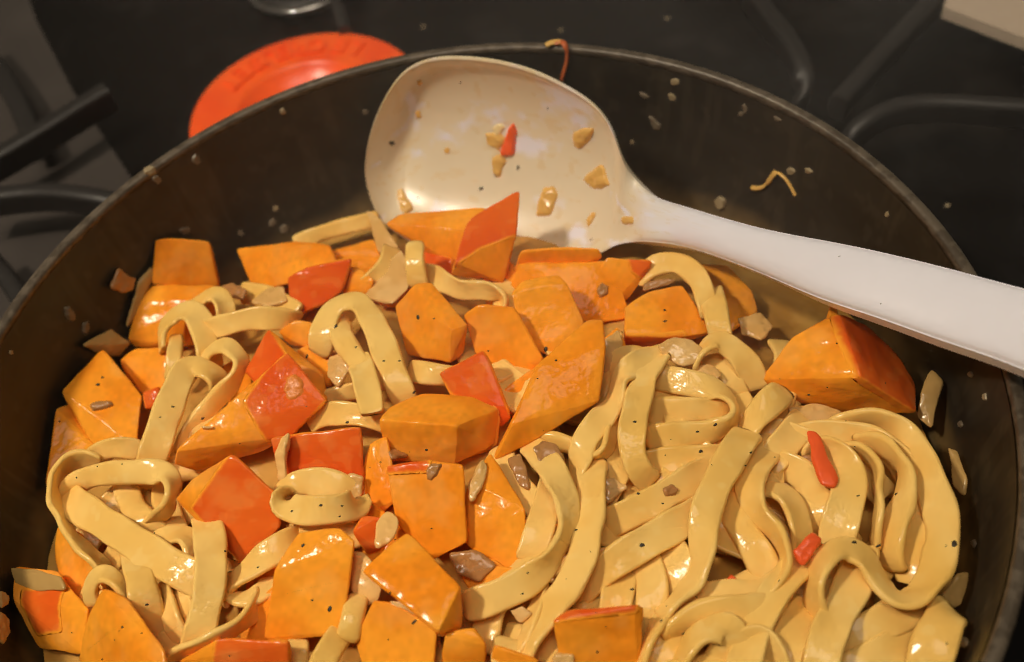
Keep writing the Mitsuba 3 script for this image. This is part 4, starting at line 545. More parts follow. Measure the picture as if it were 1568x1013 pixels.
# morsels among the food, then those stuck on the spoon and the pan: (kind, material, label, corners)
MORSELS = [
["onion","pale_onion","pale onion wedge leaning on the small orange red corner in the lower middle",[[-28.4,-41.5,-13.4],[-28.2,-33.9,-13.8],[-25.1,-30.6,-13.9],[-22.3,-32.7,-13.7],[-21.8,-36.4,-13.5],[-25.0,-40.7,-13.3],[-28.1,-40.2,-14.3],[-27.9,-33.7,-14.6],[-25.3,-31.0,-14.7],[-22.9,-32.8,-14.5],[-22.5,-35.8,-14.4],[-25.1,-39.5,-14.2]]],
["onion","pale_onion","forked onion piece left of the cube with the dark end",[[-38.8,-41.1,-14.8],[-36.0,-40.8,-13.7],[-32.9,-41.5,-13.6],[-30.0,-44.9,-12.3],[-28.9,-48.0,-12.1],[-27.9,-53.9,-13.9],[-29.9,-55.9,-16.9],[-34.2,-55.2,-18.1],[-36.2,-51.3,-16.3],[-35.8,-47.1,-15.4],[-38.1,-41.7,-15.7],[-35.7,-41.4,-14.8],[-33.1,-42.0,-14.6],[-30.6,-45.0,-13.5],[-29.7,-47.6,-13.4],[-28.9,-52.6,-14.9],[-30.6,-54.3,-17.4],[-34.2,-53.7,-18.4],[-35.9,-50.4,-16.9],[-35.6,-46.8,-16.2]]],
["onion","wall_onion","pale onion petal standing against the right wall below the spoon handle",[[140.7,-8.5,-30.3],[141.6,-12.5,-30.1],[139.8,-16.2,-30.5],[134.5,-24.8,-35.0],[132.2,-21.1,-34.9],[134.8,-14.9,-30.8],[140.6,-9.2,-31.4],[141.3,-12.7,-31.2],[139.8,-15.8,-31.5],[135.2,-23.1,-35.3],[133.3,-19.9,-35.2],[135.5,-14.7,-31.7]]],
["onion","wall_onion","pale onion sliver at the right wall beside the outermost noodle",[[134.8,-34.5,-30.4],[136.4,-36.0,-30.6],[134.9,-45.9,-29.6],[133.5,-48.9,-32.0],[132.3,-45.9,-32.4],[135.1,-35.2,-31.3],[136.5,-36.6,-31.5],[135.2,-45.0,-30.6],[134.0,-47.5,-32.7],[133.0,-45.0,-33.0]]],
["onion","wall_onion","thin onion flake at the right wall below the black fleck",[[120.5,-72.8,-25.9],[123.2,-72.4,-27.3],[118.4,-79.5,-29.0],[112.7,-81.7,-28.7],[110.5,-80.8,-26.4],[120.4,-73.2,-27.0],[122.6,-72.8,-28.2],[118.6,-78.9,-29.7],[113.7,-80.8,-29.4],[111.8,-80.0,-27.4]]],
["onion","onion","lumpy wet onion cluster at the top of the right nest",[[60.8,10.0,-17.3],[66.7,12.0,-17.0],[71.7,9.9,-17.2],[73.6,6.6,-18.0],[71.1,2.9,-19.4],[66.5,2.7,-20.0],[61.5,6.9,-19.0],[62.1,10.8,-19.1],[67.2,12.4,-18.8],[71.4,10.7,-19.0],[73.0,7.8,-19.7],[70.9,4.7,-20.8],[67.0,4.5,-21.3],[62.7,8.1,-20.5]]],
["onion","onion","translucent onion piece below the lumpy onion cluster",[[69.7,3.1,-22.3],[75.6,2.9,-21.8],[77.2,-2.4,-21.4],[72.8,-4.0,-22.9],[69.1,-0.8,-22.8],[70.3,3.2,-23.1],[75.4,3.0,-22.7],[76.7,-1.5,-22.4],[73.0,-2.9,-23.6],[69.8,-0.1,-23.6]]],
["onion","pale_onion","curved onion strip across the glossy red cube",[[-54.0,-1.9,-12.6],[-51.8,-0.8,-11.6],[-52.9,-4.8,-11.2],[-54.9,-8.3,-14.1],[-54.8,-12.8,-17.7],[-56.4,-12.4,-17.8],[-56.9,-6.5,-14.4],[-54.3,-2.3,-13.4],[-52.4,-1.3,-12.6],[-53.3,-4.7,-12.3],[-55.0,-7.6,-14.7],[-54.9,-11.5,-17.7],[-56.3,-11.2,-17.9],[-56.7,-6.2,-14.9]]],
["onion","onion","pinkish onion piece stuck to the top right of the centre cube",[[-30.3,63.8,-32.4],[-19.6,78.5,-30.9],[-16.0,81.3,-30.3],[-13.8,74.7,-30.0],[-14.1,62.1,-29.7],[-21.1,57.5,-31.0],[-28.7,65.4,-32.9],[-19.7,77.8,-31.6],[-16.6,80.2,-31.1],[-14.7,74.6,-30.8],[-14.9,63.9,-30.6],[-20.9,60.0,-31.7]]],
["onion","onion","onion strip standing left of the slab in front of the spoon",[[-28.3,111.0,-37.1],[-23.8,105.1,-35.6],[-16.8,84.6,-33.0],[-20.5,84.3,-37.0],[-25.3,90.0,-38.4],[-26.8,100.7,-36.7],[-27.7,109.4,-37.7],[-23.9,104.5,-36.4],[-17.9,87.0,-34.2],[-21.1,86.8,-37.6],[-25.2,91.6,-38.8],[-26.4,100.7,-37.4]]],
["onion","onion","pale onion shred beside the brown sauce covered cube",[[0.7,-23.9,-13.0],[3.4,-21.1,-12.2],[4.2,-22.9,-13.0],[1.3,-28.9,-13.6],[-1.6,-32.0,-14.4],[-1.7,-28.2,-13.7],[0.7,-23.9,-13.7],[3.0,-21.5,-13.0],[3.7,-23.0,-13.7],[1.2,-28.1,-14.2],[-1.2,-30.7,-14.9],[-1.4,-27.6,-14.3]]],
["onion","dark_onion","dark onion piece at the left end of the hooked noodle",[[17.5,-17.8,-16.6],[20.7,-15.5,-16.9],[24.2,-17.6,-16.8],[25.9,-23.5,-17.4],[23.5,-26.2,-18.1],[19.2,-24.4,-17.2],[18.2,-17.9,-17.3],[20.9,-15.9,-17.6],[23.8,-17.7,-17.5],[25.3,-22.7,-18.0],[23.3,-25.0,-18.6],[19.6,-23.4,-17.8]]],
["onion","dark_onion","dark wet onion strip left of the hooked noodle",[[10.2,-18.4,-18.4],[13.6,-18.0,-17.5],[15.0,-24.0,-18.1],[14.4,-29.9,-18.7],[12.2,-28.4,-18.7],[10.8,-23.6,-18.1],[10.5,-18.9,-19.1],[13.4,-18.4,-18.3],[14.7,-23.6,-18.8],[14.2,-28.6,-19.3],[12.3,-27.3,-19.3],[11.1,-23.2,-18.7]]],
["onion","dark_onion","dark onion strip under the noodle arch by the handle",[[63.1,40.3,-24.5],[66.6,41.3,-23.9],[73.6,38.9,-23.1],[72.4,38.2,-23.9],[66.0,38.7,-24.5],[62.4,38.2,-25.1],[63.8,40.5,-24.8],[66.8,41.3,-24.3],[72.7,39.3,-23.7],[71.7,38.6,-24.3],[66.3,39.1,-24.8],[63.2,38.6,-25.3]]],
["onion","dark_onion","dark onion bit beside the red pepper strip",[[90.8,-33.3,-22.4],[93.8,-33.0,-21.7],[96.0,-35.2,-22.9],[94.6,-36.8,-23.6],[91.7,-35.5,-23.4],[91.3,-33.3,-23.0],[93.9,-33.0,-22.4],[95.8,-34.9,-23.4],[94.6,-36.2,-24.0],[92.1,-35.1,-23.8]]],
["onion","dark_onion","brown onion bit under the cubes in the lower middle",[[-9.6,-44.2,-19.8],[-1.6,-45.2,-19.7],[2.2,-49.5,-20.6],[-2.9,-52.4,-22.4],[-8.6,-48.8,-21.6],[-8.9,-44.3,-20.9],[-2.0,-45.2,-20.8],[1.2,-48.8,-21.5],[-3.1,-51.3,-23.1],[-8.0,-48.2,-22.4]]],
["onion","onion","wet onion piece in the sauce below the cut noodle end",[[90.5,24.1,-30.8],[98.6,25.8,-31.9],[101.1,19.6,-32.4],[95.5,15.4,-32.3],[90.0,18.6,-32.0],[91.4,24.1,-31.7],[98.3,25.6,-32.7],[100.4,20.3,-33.2],[95.7,16.8,-33.0],[91.0,19.5,-32.8]]],
["onion","onion","onion slice lying below the largest pumpkin wedge",[[93.6,-14.9,-26.0],[102.7,-14.5,-27.1],[109.5,-18.2,-28.7],[107.3,-21.6,-29.2],[95.9,-20.4,-27.8],[95.1,-14.8,-27.1],[102.8,-14.5,-28.1],[108.6,-17.7,-29.4],[106.8,-20.6,-29.8],[97.0,-19.6,-28.7]]],
["onion","onion","pinkish onion piece right of the long bright wedge",[[46.0,19.5,-22.5],[50.9,22.8,-23.2],[51.3,19.2,-23.8],[45.5,7.4,-25.0],[43.6,9.1,-25.1],[46.3,19.3,-23.3],[50.4,22.2,-23.9],[50.8,19.1,-24.4],[45.8,9.0,-25.5],[44.2,10.5,-25.5]]],
["onion","onion","wet onion piece inside the standing loop",[[-41.8,34.5,-24.2],[-37.2,33.8,-22.9],[-35.3,26.7,-22.9],[-39.7,23.2,-25.6],[-42.9,27.6,-25.4],[-41.6,34.3,-25.0],[-37.7,33.7,-23.9],[-36.1,27.7,-23.9],[-39.9,24.7,-26.2],[-42.6,28.5,-26.0]]],
["onion","wall_onion","onion shreds hanging off the rough cube at the left wall",[[-118.9,76.0,-38.2],[-115.2,82.7,-34.2],[-112.2,87.9,-30.0],[-107.5,93.9,-29.0],[-107.6,93.1,-31.8],[-112.5,86.7,-34.2],[-117.6,78.4,-37.9],[-118.3,77.8,-37.9],[-115.1,83.5,-34.6],[-112.6,87.9,-31.0],[-108.6,93.0,-30.1],[-108.6,92.3,-32.5],[-112.8,86.9,-34.5],[-117.1,79.9,-37.6]]],
["onion","dark_onion","brown onion bit stuck on the left wall beside the topmost cube",[[-117.2,85.4,-21.5],[-115.1,87.8,-20.1],[-113.1,87.3,-25.4],[-112.0,88.4,-28.1],[-113.8,85.4,-30.3],[-116.7,82.3,-26.6],[-118.2,81.1,-22.2],[-116.8,85.7,-22.7],[-115.3,87.9,-21.4],[-113.8,87.7,-26.0],[-112.9,88.6,-28.3],[-114.4,86.1,-30.2],[-116.9,83.4,-27.0],[-118.1,82.4,-23.3]]],
["onion","wall_onion","pinkish onion shreds at the left wall above the cube with the purple bit",[[-128.3,62.0,-28.0],[-125.2,67.3,-30.9],[-122.3,71.7,-33.7],[-117.9,69.9,-40.5],[-121.9,66.3,-42.4],[-126.6,63.4,-35.0],[-128.0,63.3,-29.8],[-125.3,67.8,-32.2],[-122.8,71.6,-34.6],[-119.1,70.0,-40.4],[-122.6,67.0,-42.0],[-126.5,64.5,-35.7]]],
["onion","dark_onion","dark onion clump behind the noodle loop at the upper left",[[-84.0,86.5,-37.5],[-79.5,86.0,-36.0],[-73.4,79.0,-34.0],[-75.3,76.5,-35.7],[-81.1,79.8,-36.9],[-83.5,86.4,-38.0],[-79.7,86.0,-36.7],[-74.4,80.0,-35.0],[-76.1,77.9,-36.5],[-81.0,80.8,-37.5]]],
["onion","onion","pale onion piece between the two slabs at the upper left",[[-71.9,73.7,-34.9],[-67.4,79.5,-35.6],[-59.6,76.3,-33.4],[-58.3,69.5,-33.0],[-65.8,69.6,-34.6],[-71.0,74.4,-35.5],[-67.2,79.3,-36.1],[-60.5,76.6,-34.2],[-59.5,70.8,-33.9],[-65.9,70.9,-35.3]]],
["onion","onion","wet onion piece between the S curve and the wave",[[76.1,-70.0,-23.5],[80.7,-68.4,-23.0],[79.9,-75.1,-23.9],[76.3,-76.4,-25.5],[74.7,-73.5,-25.4],[76.5,-70.1,-24.6],[80.4,-68.8,-24.1],[79.8,-74.4,-24.8],[76.7,-75.5,-26.2],[75.3,-73.0,-26.1]]],
["onion","onion","pale onion cubelet by the square cube at the bottom edge",[[13.1,-78.2,-15.0],[15.7,-78.2,-15.1],[18.2,-79.3,-15.1],[17.4,-82.4,-18.1],[12.6,-81.6,-18.0],[13.5,-78.2,-16.2],[15.7,-78.1,-16.2],[17.7,-79.1,-16.2],[17.1,-81.7,-18.8],[13.0,-81.0,-18.7]]],
["onion","onion","onion piece right of the short cut noodle end",[[-26.9,-10.4,-26.5],[-15.6,6.1,-26.8],[-23.9,5.6,-26.9],[-26.2,-8.5,-26.9],[-16.7,5.5,-27.2],[-23.7,5.1,-27.3]]],
["onion","onion","onion strip along the lower edge of the cube with the dark end",[[-25.4,-58.8,-9.6],[-22.7,-59.6,-9.5],[-13.2,-67.5,-12.1],[-12.5,-68.6,-13.1],[-16.0,-67.2,-13.2],[-23.6,-60.5,-11.5],[-24.5,-59.3,-10.5],[-22.3,-60.0,-10.4],[-14.1,-66.7,-12.6],[-13.5,-67.6,-13.4],[-16.5,-66.5,-13.5],[-22.9,-60.8,-12.1]]],
["onion","wall_onion","blurred onion piece in the bottom left corner beside the pan wall",[[-140.5,-27.0,-25.8],[-140.0,-27.1,-29.2],[-139.3,-29.8,-29.4],[-139.3,-32.2,-25.9],[-140.9,-26.9,-26.8],[-140.4,-27.0,-29.7],[-139.9,-29.2,-29.9],[-139.9,-31.3,-26.9]]],
["onion","wall_onion","lower blurred onion piece in the bottom left corner",[[-139.2,-34.6,-23.7],[-138.5,-34.2,-28.6],[-137.3,-38.6,-29.2],[-136.5,-43.5,-25.1],[-137.0,-42.8,-21.7],[-139.5,-34.8,-24.8],[-138.8,-34.5,-28.9],[-137.8,-38.2,-29.5],[-137.2,-42.4,-26.0],[-137.6,-41.8,-23.1]]],
["onion","wall_onion","pinkish onion layer on the blurred cube in the bottom left corner",[[-141.5,-17.5,-29.9],[-132.2,-20.2,-27.9],[-122.6,-26.4,-26.0],[-121.5,-29.4,-26.6],[-130.7,-27.5,-29.2],[-139.8,-22.5,-32.0],[-140.3,-18.1,-30.3],[-132.4,-20.4,-28.6],[-124.2,-25.7,-27.0],[-123.3,-28.2,-27.5],[-131.1,-26.7,-29.7],[-138.8,-22.4,-32.1]]],
["onion","onion","onion ring piece in the gap right of the glossy red cube",[[-38.9,-15.7,-18.5],[-35.2,-14.2,-17.5],[-32.0,-16.2,-18.2],[-33.6,-20.9,-20.9],[-36.9,-21.2,-21.0],[-38.5,-15.6,-19.2],[-35.3,-14.3,-18.4],[-32.6,-16.1,-19.0],[-34.0,-20.0,-21.3],[-36.8,-20.3,-21.4]]],
["onion","onion","onion bit beside the upright cut noodle below the onion lump",[[31.8,-30.6,-22.1],[38.7,-29.2,-21.5],[41.7,-32.5,-22.5],[35.3,-36.1,-23.0],[32.6,-30.5,-22.8],[38.5,-29.3,-22.3],[41.0,-32.1,-23.1],[35.6,-35.2,-23.5]]],
["onion","onion","onion shred by the right end of the hooked noodle tail",[[4.1,-64.1,-17.1],[7.6,-64.0,-16.1],[9.8,-66.1,-17.1],[6.5,-67.3,-19.1],[4.5,-64.0,-17.8],[7.5,-63.9,-17.0],[9.3,-65.7,-17.9],[6.5,-66.8,-19.5]]],
["pumpkin_shred","pumpkin_flesh","thin pumpkin thread sticking up from the top of the largest wedge",[[113.7,9.7,-12.9],[114.2,8.8,-12.9],[113.6,4.1,-13.3],[110.4,4.4,-13.9],[112.5,7.1,-13.5],[114.1,10.1,-14.2],[114.5,9.3,-14.1],[114.0,5.4,-14.5],[111.3,5.6,-15.0],[113.0,7.9,-14.6]]],
["pepper_strip","pepper","red pepper strip pointing down right of the yellowish noodle",[[94.6,-28.0,-18.2],[95.9,-28.7,-18.3],[95.2,-37.0,-17.7],[96.5,-44.6,-17.5],[95.3,-46.5,-17.2],[92.9,-45.5,-17.0],[93.1,-39.9,-17.3],[95.0,-29.0,-19.4],[96.1,-29.5,-19.4],[95.5,-36.6,-19.0],[96.6,-43.1,-18.8],[95.6,-44.7,-18.6],[93.6,-43.9,-18.4],[93.7,-39.1,-18.6]]],
["pepper_strip","pepper","short red pepper piece at the end of the S curve",[[78.4,-64.1,-13.9],[81.7,-61.7,-13.2],[84.7,-60.1,-13.6],[85.7,-61.6,-13.7],[82.0,-65.4,-14.2],[79.4,-67.6,-14.9],[79.3,-63.4,-15.2],[82.1,-61.4,-14.7],[84.6,-60.1,-15.0],[85.5,-61.3,-15.0],[82.3,-64.5,-15.5],[80.2,-66.4,-16.1]]],
["pepper_strip","pepper","small red pepper bit in the hollow below the S curve",[[60.2,-66.1,-18.3],[62.1,-65.0,-18.4],[64.2,-68.5,-19.5],[60.9,-69.2,-19.3],[60.6,-65.9,-19.5],[62.2,-64.9,-19.6],[64.0,-67.9,-20.5],[61.2,-68.5,-20.3]]],
["sauce_patch","smear","small sauce smear at the upper middle of the spoon bowl",[[25.1,125.1,-20.1],[28.0,124.4,-17.7],[29.7,123.1,-18.6],[27.8,122.8,-21.7],[25.0,123.7,-23.4],[25.0,124.3,-19.9],[27.5,123.7,-17.8],[29.0,122.6,-18.5],[27.3,122.3,-21.2],[24.9,123.0,-22.6]]],
["pepper_strip","pepper","red pepper shred stuck in the spoon bowl",[[27.6,120.9,-25.6],[33.0,121.9,-16.5],[33.3,120.7,-19.1],[30.8,117.2,-28.4],[26.3,119.0,-29.6],[27.1,119.2,-24.5],[31.6,120.0,-16.8],[31.9,119.1,-19.0],[29.7,116.1,-26.8],[26.0,117.6,-27.8]]],
["onion","amber_onion","small pale onion bit stuck beside the pepper shred in the spoon",[[21.5,125.9,-22.9],[27.9,123.0,-21.3],[29.3,120.9,-23.7],[25.9,120.3,-28.0],[24.2,122.5,-26.2],[21.5,124.3,-25.8],[21.6,124.5,-22.7],[26.9,122.0,-21.3],[28.1,120.3,-23.4],[25.3,119.8,-27.0],[23.8,121.6,-25.5],[21.5,123.2,-25.1]]],
["onion","amber_onion","yellow onion bit hanging under the pepper shred in the spoon",[[22.7,120.7,-30.3],[26.0,119.7,-28.9],[27.8,117.5,-30.4],[23.9,114.9,-36.3],[22.3,116.9,-35.3],[22.4,119.4,-30.0],[25.3,118.6,-28.8],[26.8,116.8,-30.0],[23.5,114.6,-35.0],[22.1,116.2,-34.1]]],
["onion","amber_onion","curled onion bit in the right half of the spoon bowl",[[53.2,107.7,-14.8],[56.0,106.0,-11.2],[60.0,101.8,-8.6],[58.8,102.6,-12.3],[56.1,105.1,-14.1],[56.6,103.4,-17.2],[54.2,104.4,-20.3],[52.7,106.4,-18.9],[52.8,106.4,-14.5],[55.1,105.0,-11.5],[58.5,101.4,-9.3],[57.5,102.1,-12.5],[55.2,104.2,-14.0],[55.6,102.8,-16.5],[53.6,103.6,-19.1],[52.4,105.4,-18.0]]],
["onion","amber_onion","yellow three cornered onion piece near the neck inside the spoon",[[53.5,98.5,-29.3],[57.1,97.9,-25.3],[61.6,95.2,-20.1],[62.1,91.6,-23.4],[62.5,89.0,-25.2],[59.8,90.6,-28.4],[56.4,94.3,-30.0],[53.5,97.1,-28.2],[56.5,96.6,-24.9],[60.2,94.4,-20.5],[60.7,91.4,-23.2],[61.0,89.2,-24.8],[58.8,90.6,-27.5],[55.9,93.6,-28.8]]],
["onion","amber_onion","shiny flat onion flake in the middle of the spoon bowl",[[36.2,101.4,-40.5],[40.4,104.5,-35.2],[43.5,103.1,-34.0],[44.6,100.0,-36.1],[41.3,96.0,-41.0],[39.0,95.4,-42.6],[35.4,97.9,-43.2],[36.3,100.6,-39.5],[39.9,103.2,-35.0],[42.5,102.0,-34.1],[43.3,99.4,-35.7],[40.6,96.1,-39.9],[38.7,95.6,-41.3],[35.6,97.7,-41.7]]],
["onion","amber_onion","narrow onion strip low in the left of the spoon bowl",[[-16.7,126.0,-43.3],[-14.8,126.4,-43.1],[-13.6,123.2,-45.0],[-12.0,117.3,-47.6],[-14.8,115.8,-48.3],[-17.1,118.4,-47.4],[-16.4,124.7,-42.6],[-14.8,125.1,-42.4],[-13.8,122.4,-44.0],[-12.4,117.4,-46.3],[-14.8,116.1,-46.8],[-16.7,118.3,-46.0]]],
["onion","amber_onion","thin yellow onion thread low in the right of the spoon bowl",[[52.6,86.2,-38.7],[55.9,87.4,-35.3],[56.4,86.2,-35.5],[54.4,85.4,-37.6],[52.6,84.2,-39.4],[52.3,85.9,-37.8],[55.1,86.9,-34.9],[55.5,85.8,-35.1],[53.8,85.1,-36.9],[52.3,84.2,-38.4]]],
["onion","amber_onion","yellow sauce drop on the neck of the spoon",[[64.0,75.1,-29.0],[65.5,74.1,-27.3],[67.1,70.9,-25.1],[66.8,69.4,-25.8],[65.4,71.7,-28.4],[64.0,73.9,-29.7],[63.4,74.6,-28.2],[64.6,73.7,-26.8],[66.0,71.0,-25.0],[65.7,69.7,-25.6],[64.5,71.6,-27.8],[63.3,73.6,-28.9]]],
["onion","amber_onion","small yellow onion bit on the upper left of the spoon bowl",[[-3.0,138.6,-16.3],[-1.2,138.3,-15.8],[-1.6,137.7,-19.0],[-2.9,138.0,-19.3],[-3.1,137.6,-16.3],[-1.6,137.3,-15.9],[-1.9,136.8,-18.6],[-3.0,137.1,-18.8]]],
["onion","amber_onion","tiny round onion bit left of the pepper shred in the spoon",[[5.0,130.1,-30.3],[6.7,129.9,-29.5],[7.4,128.8,-30.7],[6.1,128.5,-31.9],[5.0,129.2,-31.5],[4.9,129.2,-29.8],[6.2,129.0,-29.2],[6.8,128.1,-30.2],[5.8,127.9,-31.2],[4.8,128.5,-30.9]]],
["onion","amber_onion","small onion fleck at the top of the spoon bowl",[[-0.0,138.3,-2.5],[1.9,137.9,-1.4],[2.0,138.2,-3.5],[0.3,138.5,-4.6],[0.0,137.4,-2.7],[1.6,137.1,-1.8],[1.7,137.3,-3.5],[0.4,137.5,-4.5]]],
["onion","crumb","yellow onion bit on the wall above the spoon handle",[[103.3,94.4,-48.6],[105.0,94.0,-46.1],[106.7,91.9,-46.3],[106.5,90.5,-49.0],[104.7,90.9,-51.1],[103.3,93.3,-50.3],[102.3,93.1,-47.8],[103.8,92.7,-45.7],[105.2,91.0,-45.9],[105.0,89.7,-48.2],[103.5,90.1,-49.9],[102.3,92.1,-49.2]]],
["crumb","crumb","yellow crumb highest on the right wall",[[90.9,116.0,-5.2],[92.3,115.0,-3.8],[93.7,113.8,-4.1],[93.7,113.7,-5.8],[92.1,114.9,-7.2],[90.9,115.9,-6.8],[90.4,114.9,-5.2],[91.5,114.1,-4.0],[92.7,113.1,-4.3],[92.7,113.0,-5.7],[91.4,114.0,-6.9],[90.4,114.8,-6.6]]],
["crumb","crumb","pale crumb just below the highest crumb on the right wall",[[90.1,116.2,-11.7],[91.5,115.2,-10.6],[92.7,114.1,-12.4],[92.3,114.3,-13.7],[90.7,115.6,-13.4],[89.6,115.2,-11.7],[90.8,114.3,-10.8],[91.8,113.4,-12.3],[91.5,113.6,-13.4],[90.1,114.7,-13.2]]],
["crumb","dull_crumb","smeared grey onion flake on the wall right of the spoon",[[83.6,119.9,-23.0],[85.5,118.4,-24.1],[87.8,116.3,-26.2],[87.5,116.2,-28.2],[85.6,117.5,-29.2],[84.1,118.9,-26.8],[83.4,118.8,-23.4],[85.0,117.5,-24.4],[86.9,115.8,-26.0],[86.6,115.7,-27.8],[85.0,116.8,-28.6],[83.8,118.0,-26.6]]],
["crumb","dull_crumb","grey flake near the top of the right wall",[[80.8,122.7,-13.7],[82.7,121.4,-13.8],[84.2,120.3,-15.1],[82.7,121.3,-16.4],[81.2,122.3,-15.7],[80.6,121.8,-13.9],[82.2,120.7,-13.9],[83.4,119.8,-15.0],[82.1,120.6,-16.1],[80.9,121.5,-15.5]]],
["crumb","crumb","onion crumb on the pan wall below the orange spoon rest",[[-52.2,137.9,-3.6],[-51.0,138.4,-3.0],[-50.3,138.6,-4.6],[-51.0,138.2,-6.3],[-52.4,137.7,-5.9],[-51.7,136.9,-3.7],[-50.7,137.3,-3.2],[-50.1,137.5,-4.5],[-50.7,137.2,-6.0],[-51.9,136.8,-5.6]]],
["crumb","dull_crumb","brown smear crumb on the left wall under the spoon rest",[[-85.0,120.5,-3.6],[-83.4,121.6,-3.1],[-82.5,122.2,-5.0],[-82.9,121.7,-7.4],[-84.4,120.6,-7.9],[-85.5,120.0,-6.2],[-84.2,119.8,-3.8],[-82.9,120.7,-3.4],[-82.1,121.1,-5.0],[-82.4,120.8,-7.1],[-83.8,119.8,-7.5],[-84.6,119.3,-6.0]]],
["crumb","crumb","orange crumb sitting on the left rim",[[-100.1,112.6,0.4],[-98.1,114.0,0.5],[-95.8,113.0,0.2],[-96.0,111.8,-1.8],[-97.5,110.7,-1.1],[-99.2,110.3,0.4],[-99.2,111.9,1.5],[-97.5,113.1,1.5],[-95.6,112.3,1.3],[-95.8,111.3,-0.4],[-97.1,110.4,0.3],[-98.5,110.0,1.5]]],
["crumb","dull_crumb","yellowish crumb just inside the left rim",[[-97.6,110.8,-1.1],[-95.8,112.3,-2.0],[-95.6,112.2,-5.2],[-97.2,110.8,-5.3],[-97.9,110.3,-3.1],[-96.8,110.0,-1.4],[-95.2,111.3,-2.1],[-95.1,111.2,-4.8],[-96.4,110.0,-4.9],[-97.0,109.6,-3.1]]],
["crumb","dull_crumb","grey onion flake halfway down the left wall",[[-130.0,68.5,-14.3],[-129.0,70.1,-15.5],[-128.9,69.8,-19.8],[-129.7,67.9,-21.5],[-130.6,66.7,-19.0],[-129.0,68.0,-14.8],[-128.2,69.4,-15.9],[-128.2,69.1,-19.4],[-128.8,67.5,-20.9],[-129.6,66.5,-18.8]]],
["crumb","dull_crumb","second grey onion flake on the left wall above the shreds",[[-128.5,69.3,-24.5],[-127.4,71.1,-25.6],[-127.5,70.1,-28.1],[-129.0,66.9,-29.2],[-129.4,67.0,-26.5],[-127.6,68.8,-24.7],[-126.7,70.2,-25.6],[-126.8,69.5,-27.7],[-128.0,66.8,-28.7],[-128.4,66.8,-26.4]]],
["crumb","dull_crumb","brown crumb above the topmost left cube",[[-97.5,108.3,-26.2],[-95.4,110.1,-26.9],[-94.0,110.8,-29.1],[-95.2,109.6,-30.4],[-97.2,108.1,-29.3],[-96.6,107.7,-26.4],[-94.8,109.2,-27.0],[-93.7,109.8,-28.8],[-94.6,108.8,-29.9],[-96.3,107.5,-29.0]]],
["crumb","dull_crumb","pale crumb right of the topmost left cube",[[-80.5,118.1,-41.4],[-79.2,118.7,-42.0],[-78.7,118.1,-43.8],[-79.8,117.3,-43.9],[-80.9,117.2,-42.6],[-79.9,117.3,-41.2],[-78.8,117.8,-41.8],[-78.4,117.3,-43.2],[-79.3,116.7,-43.3],[-80.2,116.5,-42.3]]],
["crumb","crumb","pale crumb on the wall above the yellow slab",[[-66.3,127.0,-40.6],[-64.8,127.7,-40.8],[-64.2,127.2,-42.4],[-65.7,126.2,-42.9],[-66.6,126.3,-41.6],[-65.7,126.2,-40.4],[-64.5,126.7,-40.6],[-64.0,126.4,-41.9],[-65.2,125.5,-42.3],[-66.0,125.6,-41.3]]],
["crumb","dull_crumb","small crumb on the wall left of the spoon bowl",[[-23.5,144.9,-15.9],[-21.7,145.2,-16.2],[-21.1,145.2,-18.0],[-22.8,144.9,-18.7],[-23.9,144.8,-17.7],[-23.2,144.1,-16.1],[-21.7,144.3,-16.4],[-21.2,144.2,-17.8],[-22.7,144.0,-18.4],[-23.6,143.9,-17.6]]],
["crumb","crumb","small pale crumb left of the curled shred on the wall",[[123.5,78.4,-22.4],[124.7,76.9,-20.7],[125.6,75.3,-21.3],[124.9,75.9,-23.3],[123.8,77.5,-23.8],[122.8,77.6,-22.2],[123.8,76.4,-20.8],[124.6,75.0,-21.3],[124.0,75.6,-23.0],[123.1,76.9,-23.5]]],
["crumb","crumb","pale crumb right of the curled shred near the rim",[[127.5,72.6,-17.7],[128.4,71.1,-16.5],[129.1,69.7,-16.9],[128.6,70.5,-18.8],[127.7,72.0,-19.1],[126.8,71.9,-17.7],[127.5,70.6,-16.7],[128.1,69.4,-17.0],[127.7,70.2,-18.6],[126.9,71.4,-18.8]]],
["crumb","dull_crumb","dull flake below the rim at the upper right",[[111.4,96.5,-5.8],[112.0,95.8,-4.6],[113.0,94.6,-6.4],[112.5,94.9,-8.6],[111.9,95.7,-8.5],[110.8,95.7,-5.9],[111.4,95.2,-4.9],[112.2,94.1,-6.4],[111.8,94.4,-8.3],[111.2,95.1,-8.2]]],
["crumb","crumb","tiny white crumb on the right wall near the handle",[[141.6,39.8,-10.1],[141.9,39.0,-8.8],[142.1,38.1,-9.7],[141.9,38.5,-11.2],[141.6,39.6,-11.6],[140.8,39.5,-10.1],[141.0,38.8,-9.0],[141.2,38.0,-9.7],[141.0,38.3,-11.0],[140.7,39.3,-11.4]]],
["crumb","dull_crumb","scraped flake below the rim at the far right",[[119.5,86.4,-4.4],[120.6,84.9,-4.0],[121.5,83.5,-4.2],[121.0,84.2,-5.5],[119.7,86.0,-5.5],[118.9,85.6,-4.4],[119.8,84.4,-4.0],[120.6,83.2,-4.2],[120.1,83.8,-5.3],[119.1,85.3,-5.4]]],
["crumb","crumb","pale crumb on the right wall beside the onion petal",[[145.5,-18.0,-19.6],[145.5,-19.2,-17.2],[145.3,-20.7,-16.7],[145.2,-20.3,-18.8],[145.4,-18.7,-20.2],[144.5,-18.1,-19.4],[144.5,-19.1,-17.3],[144.3,-20.3,-16.9],[144.3,-20.0,-18.7],[144.4,-18.6,-19.9]]],
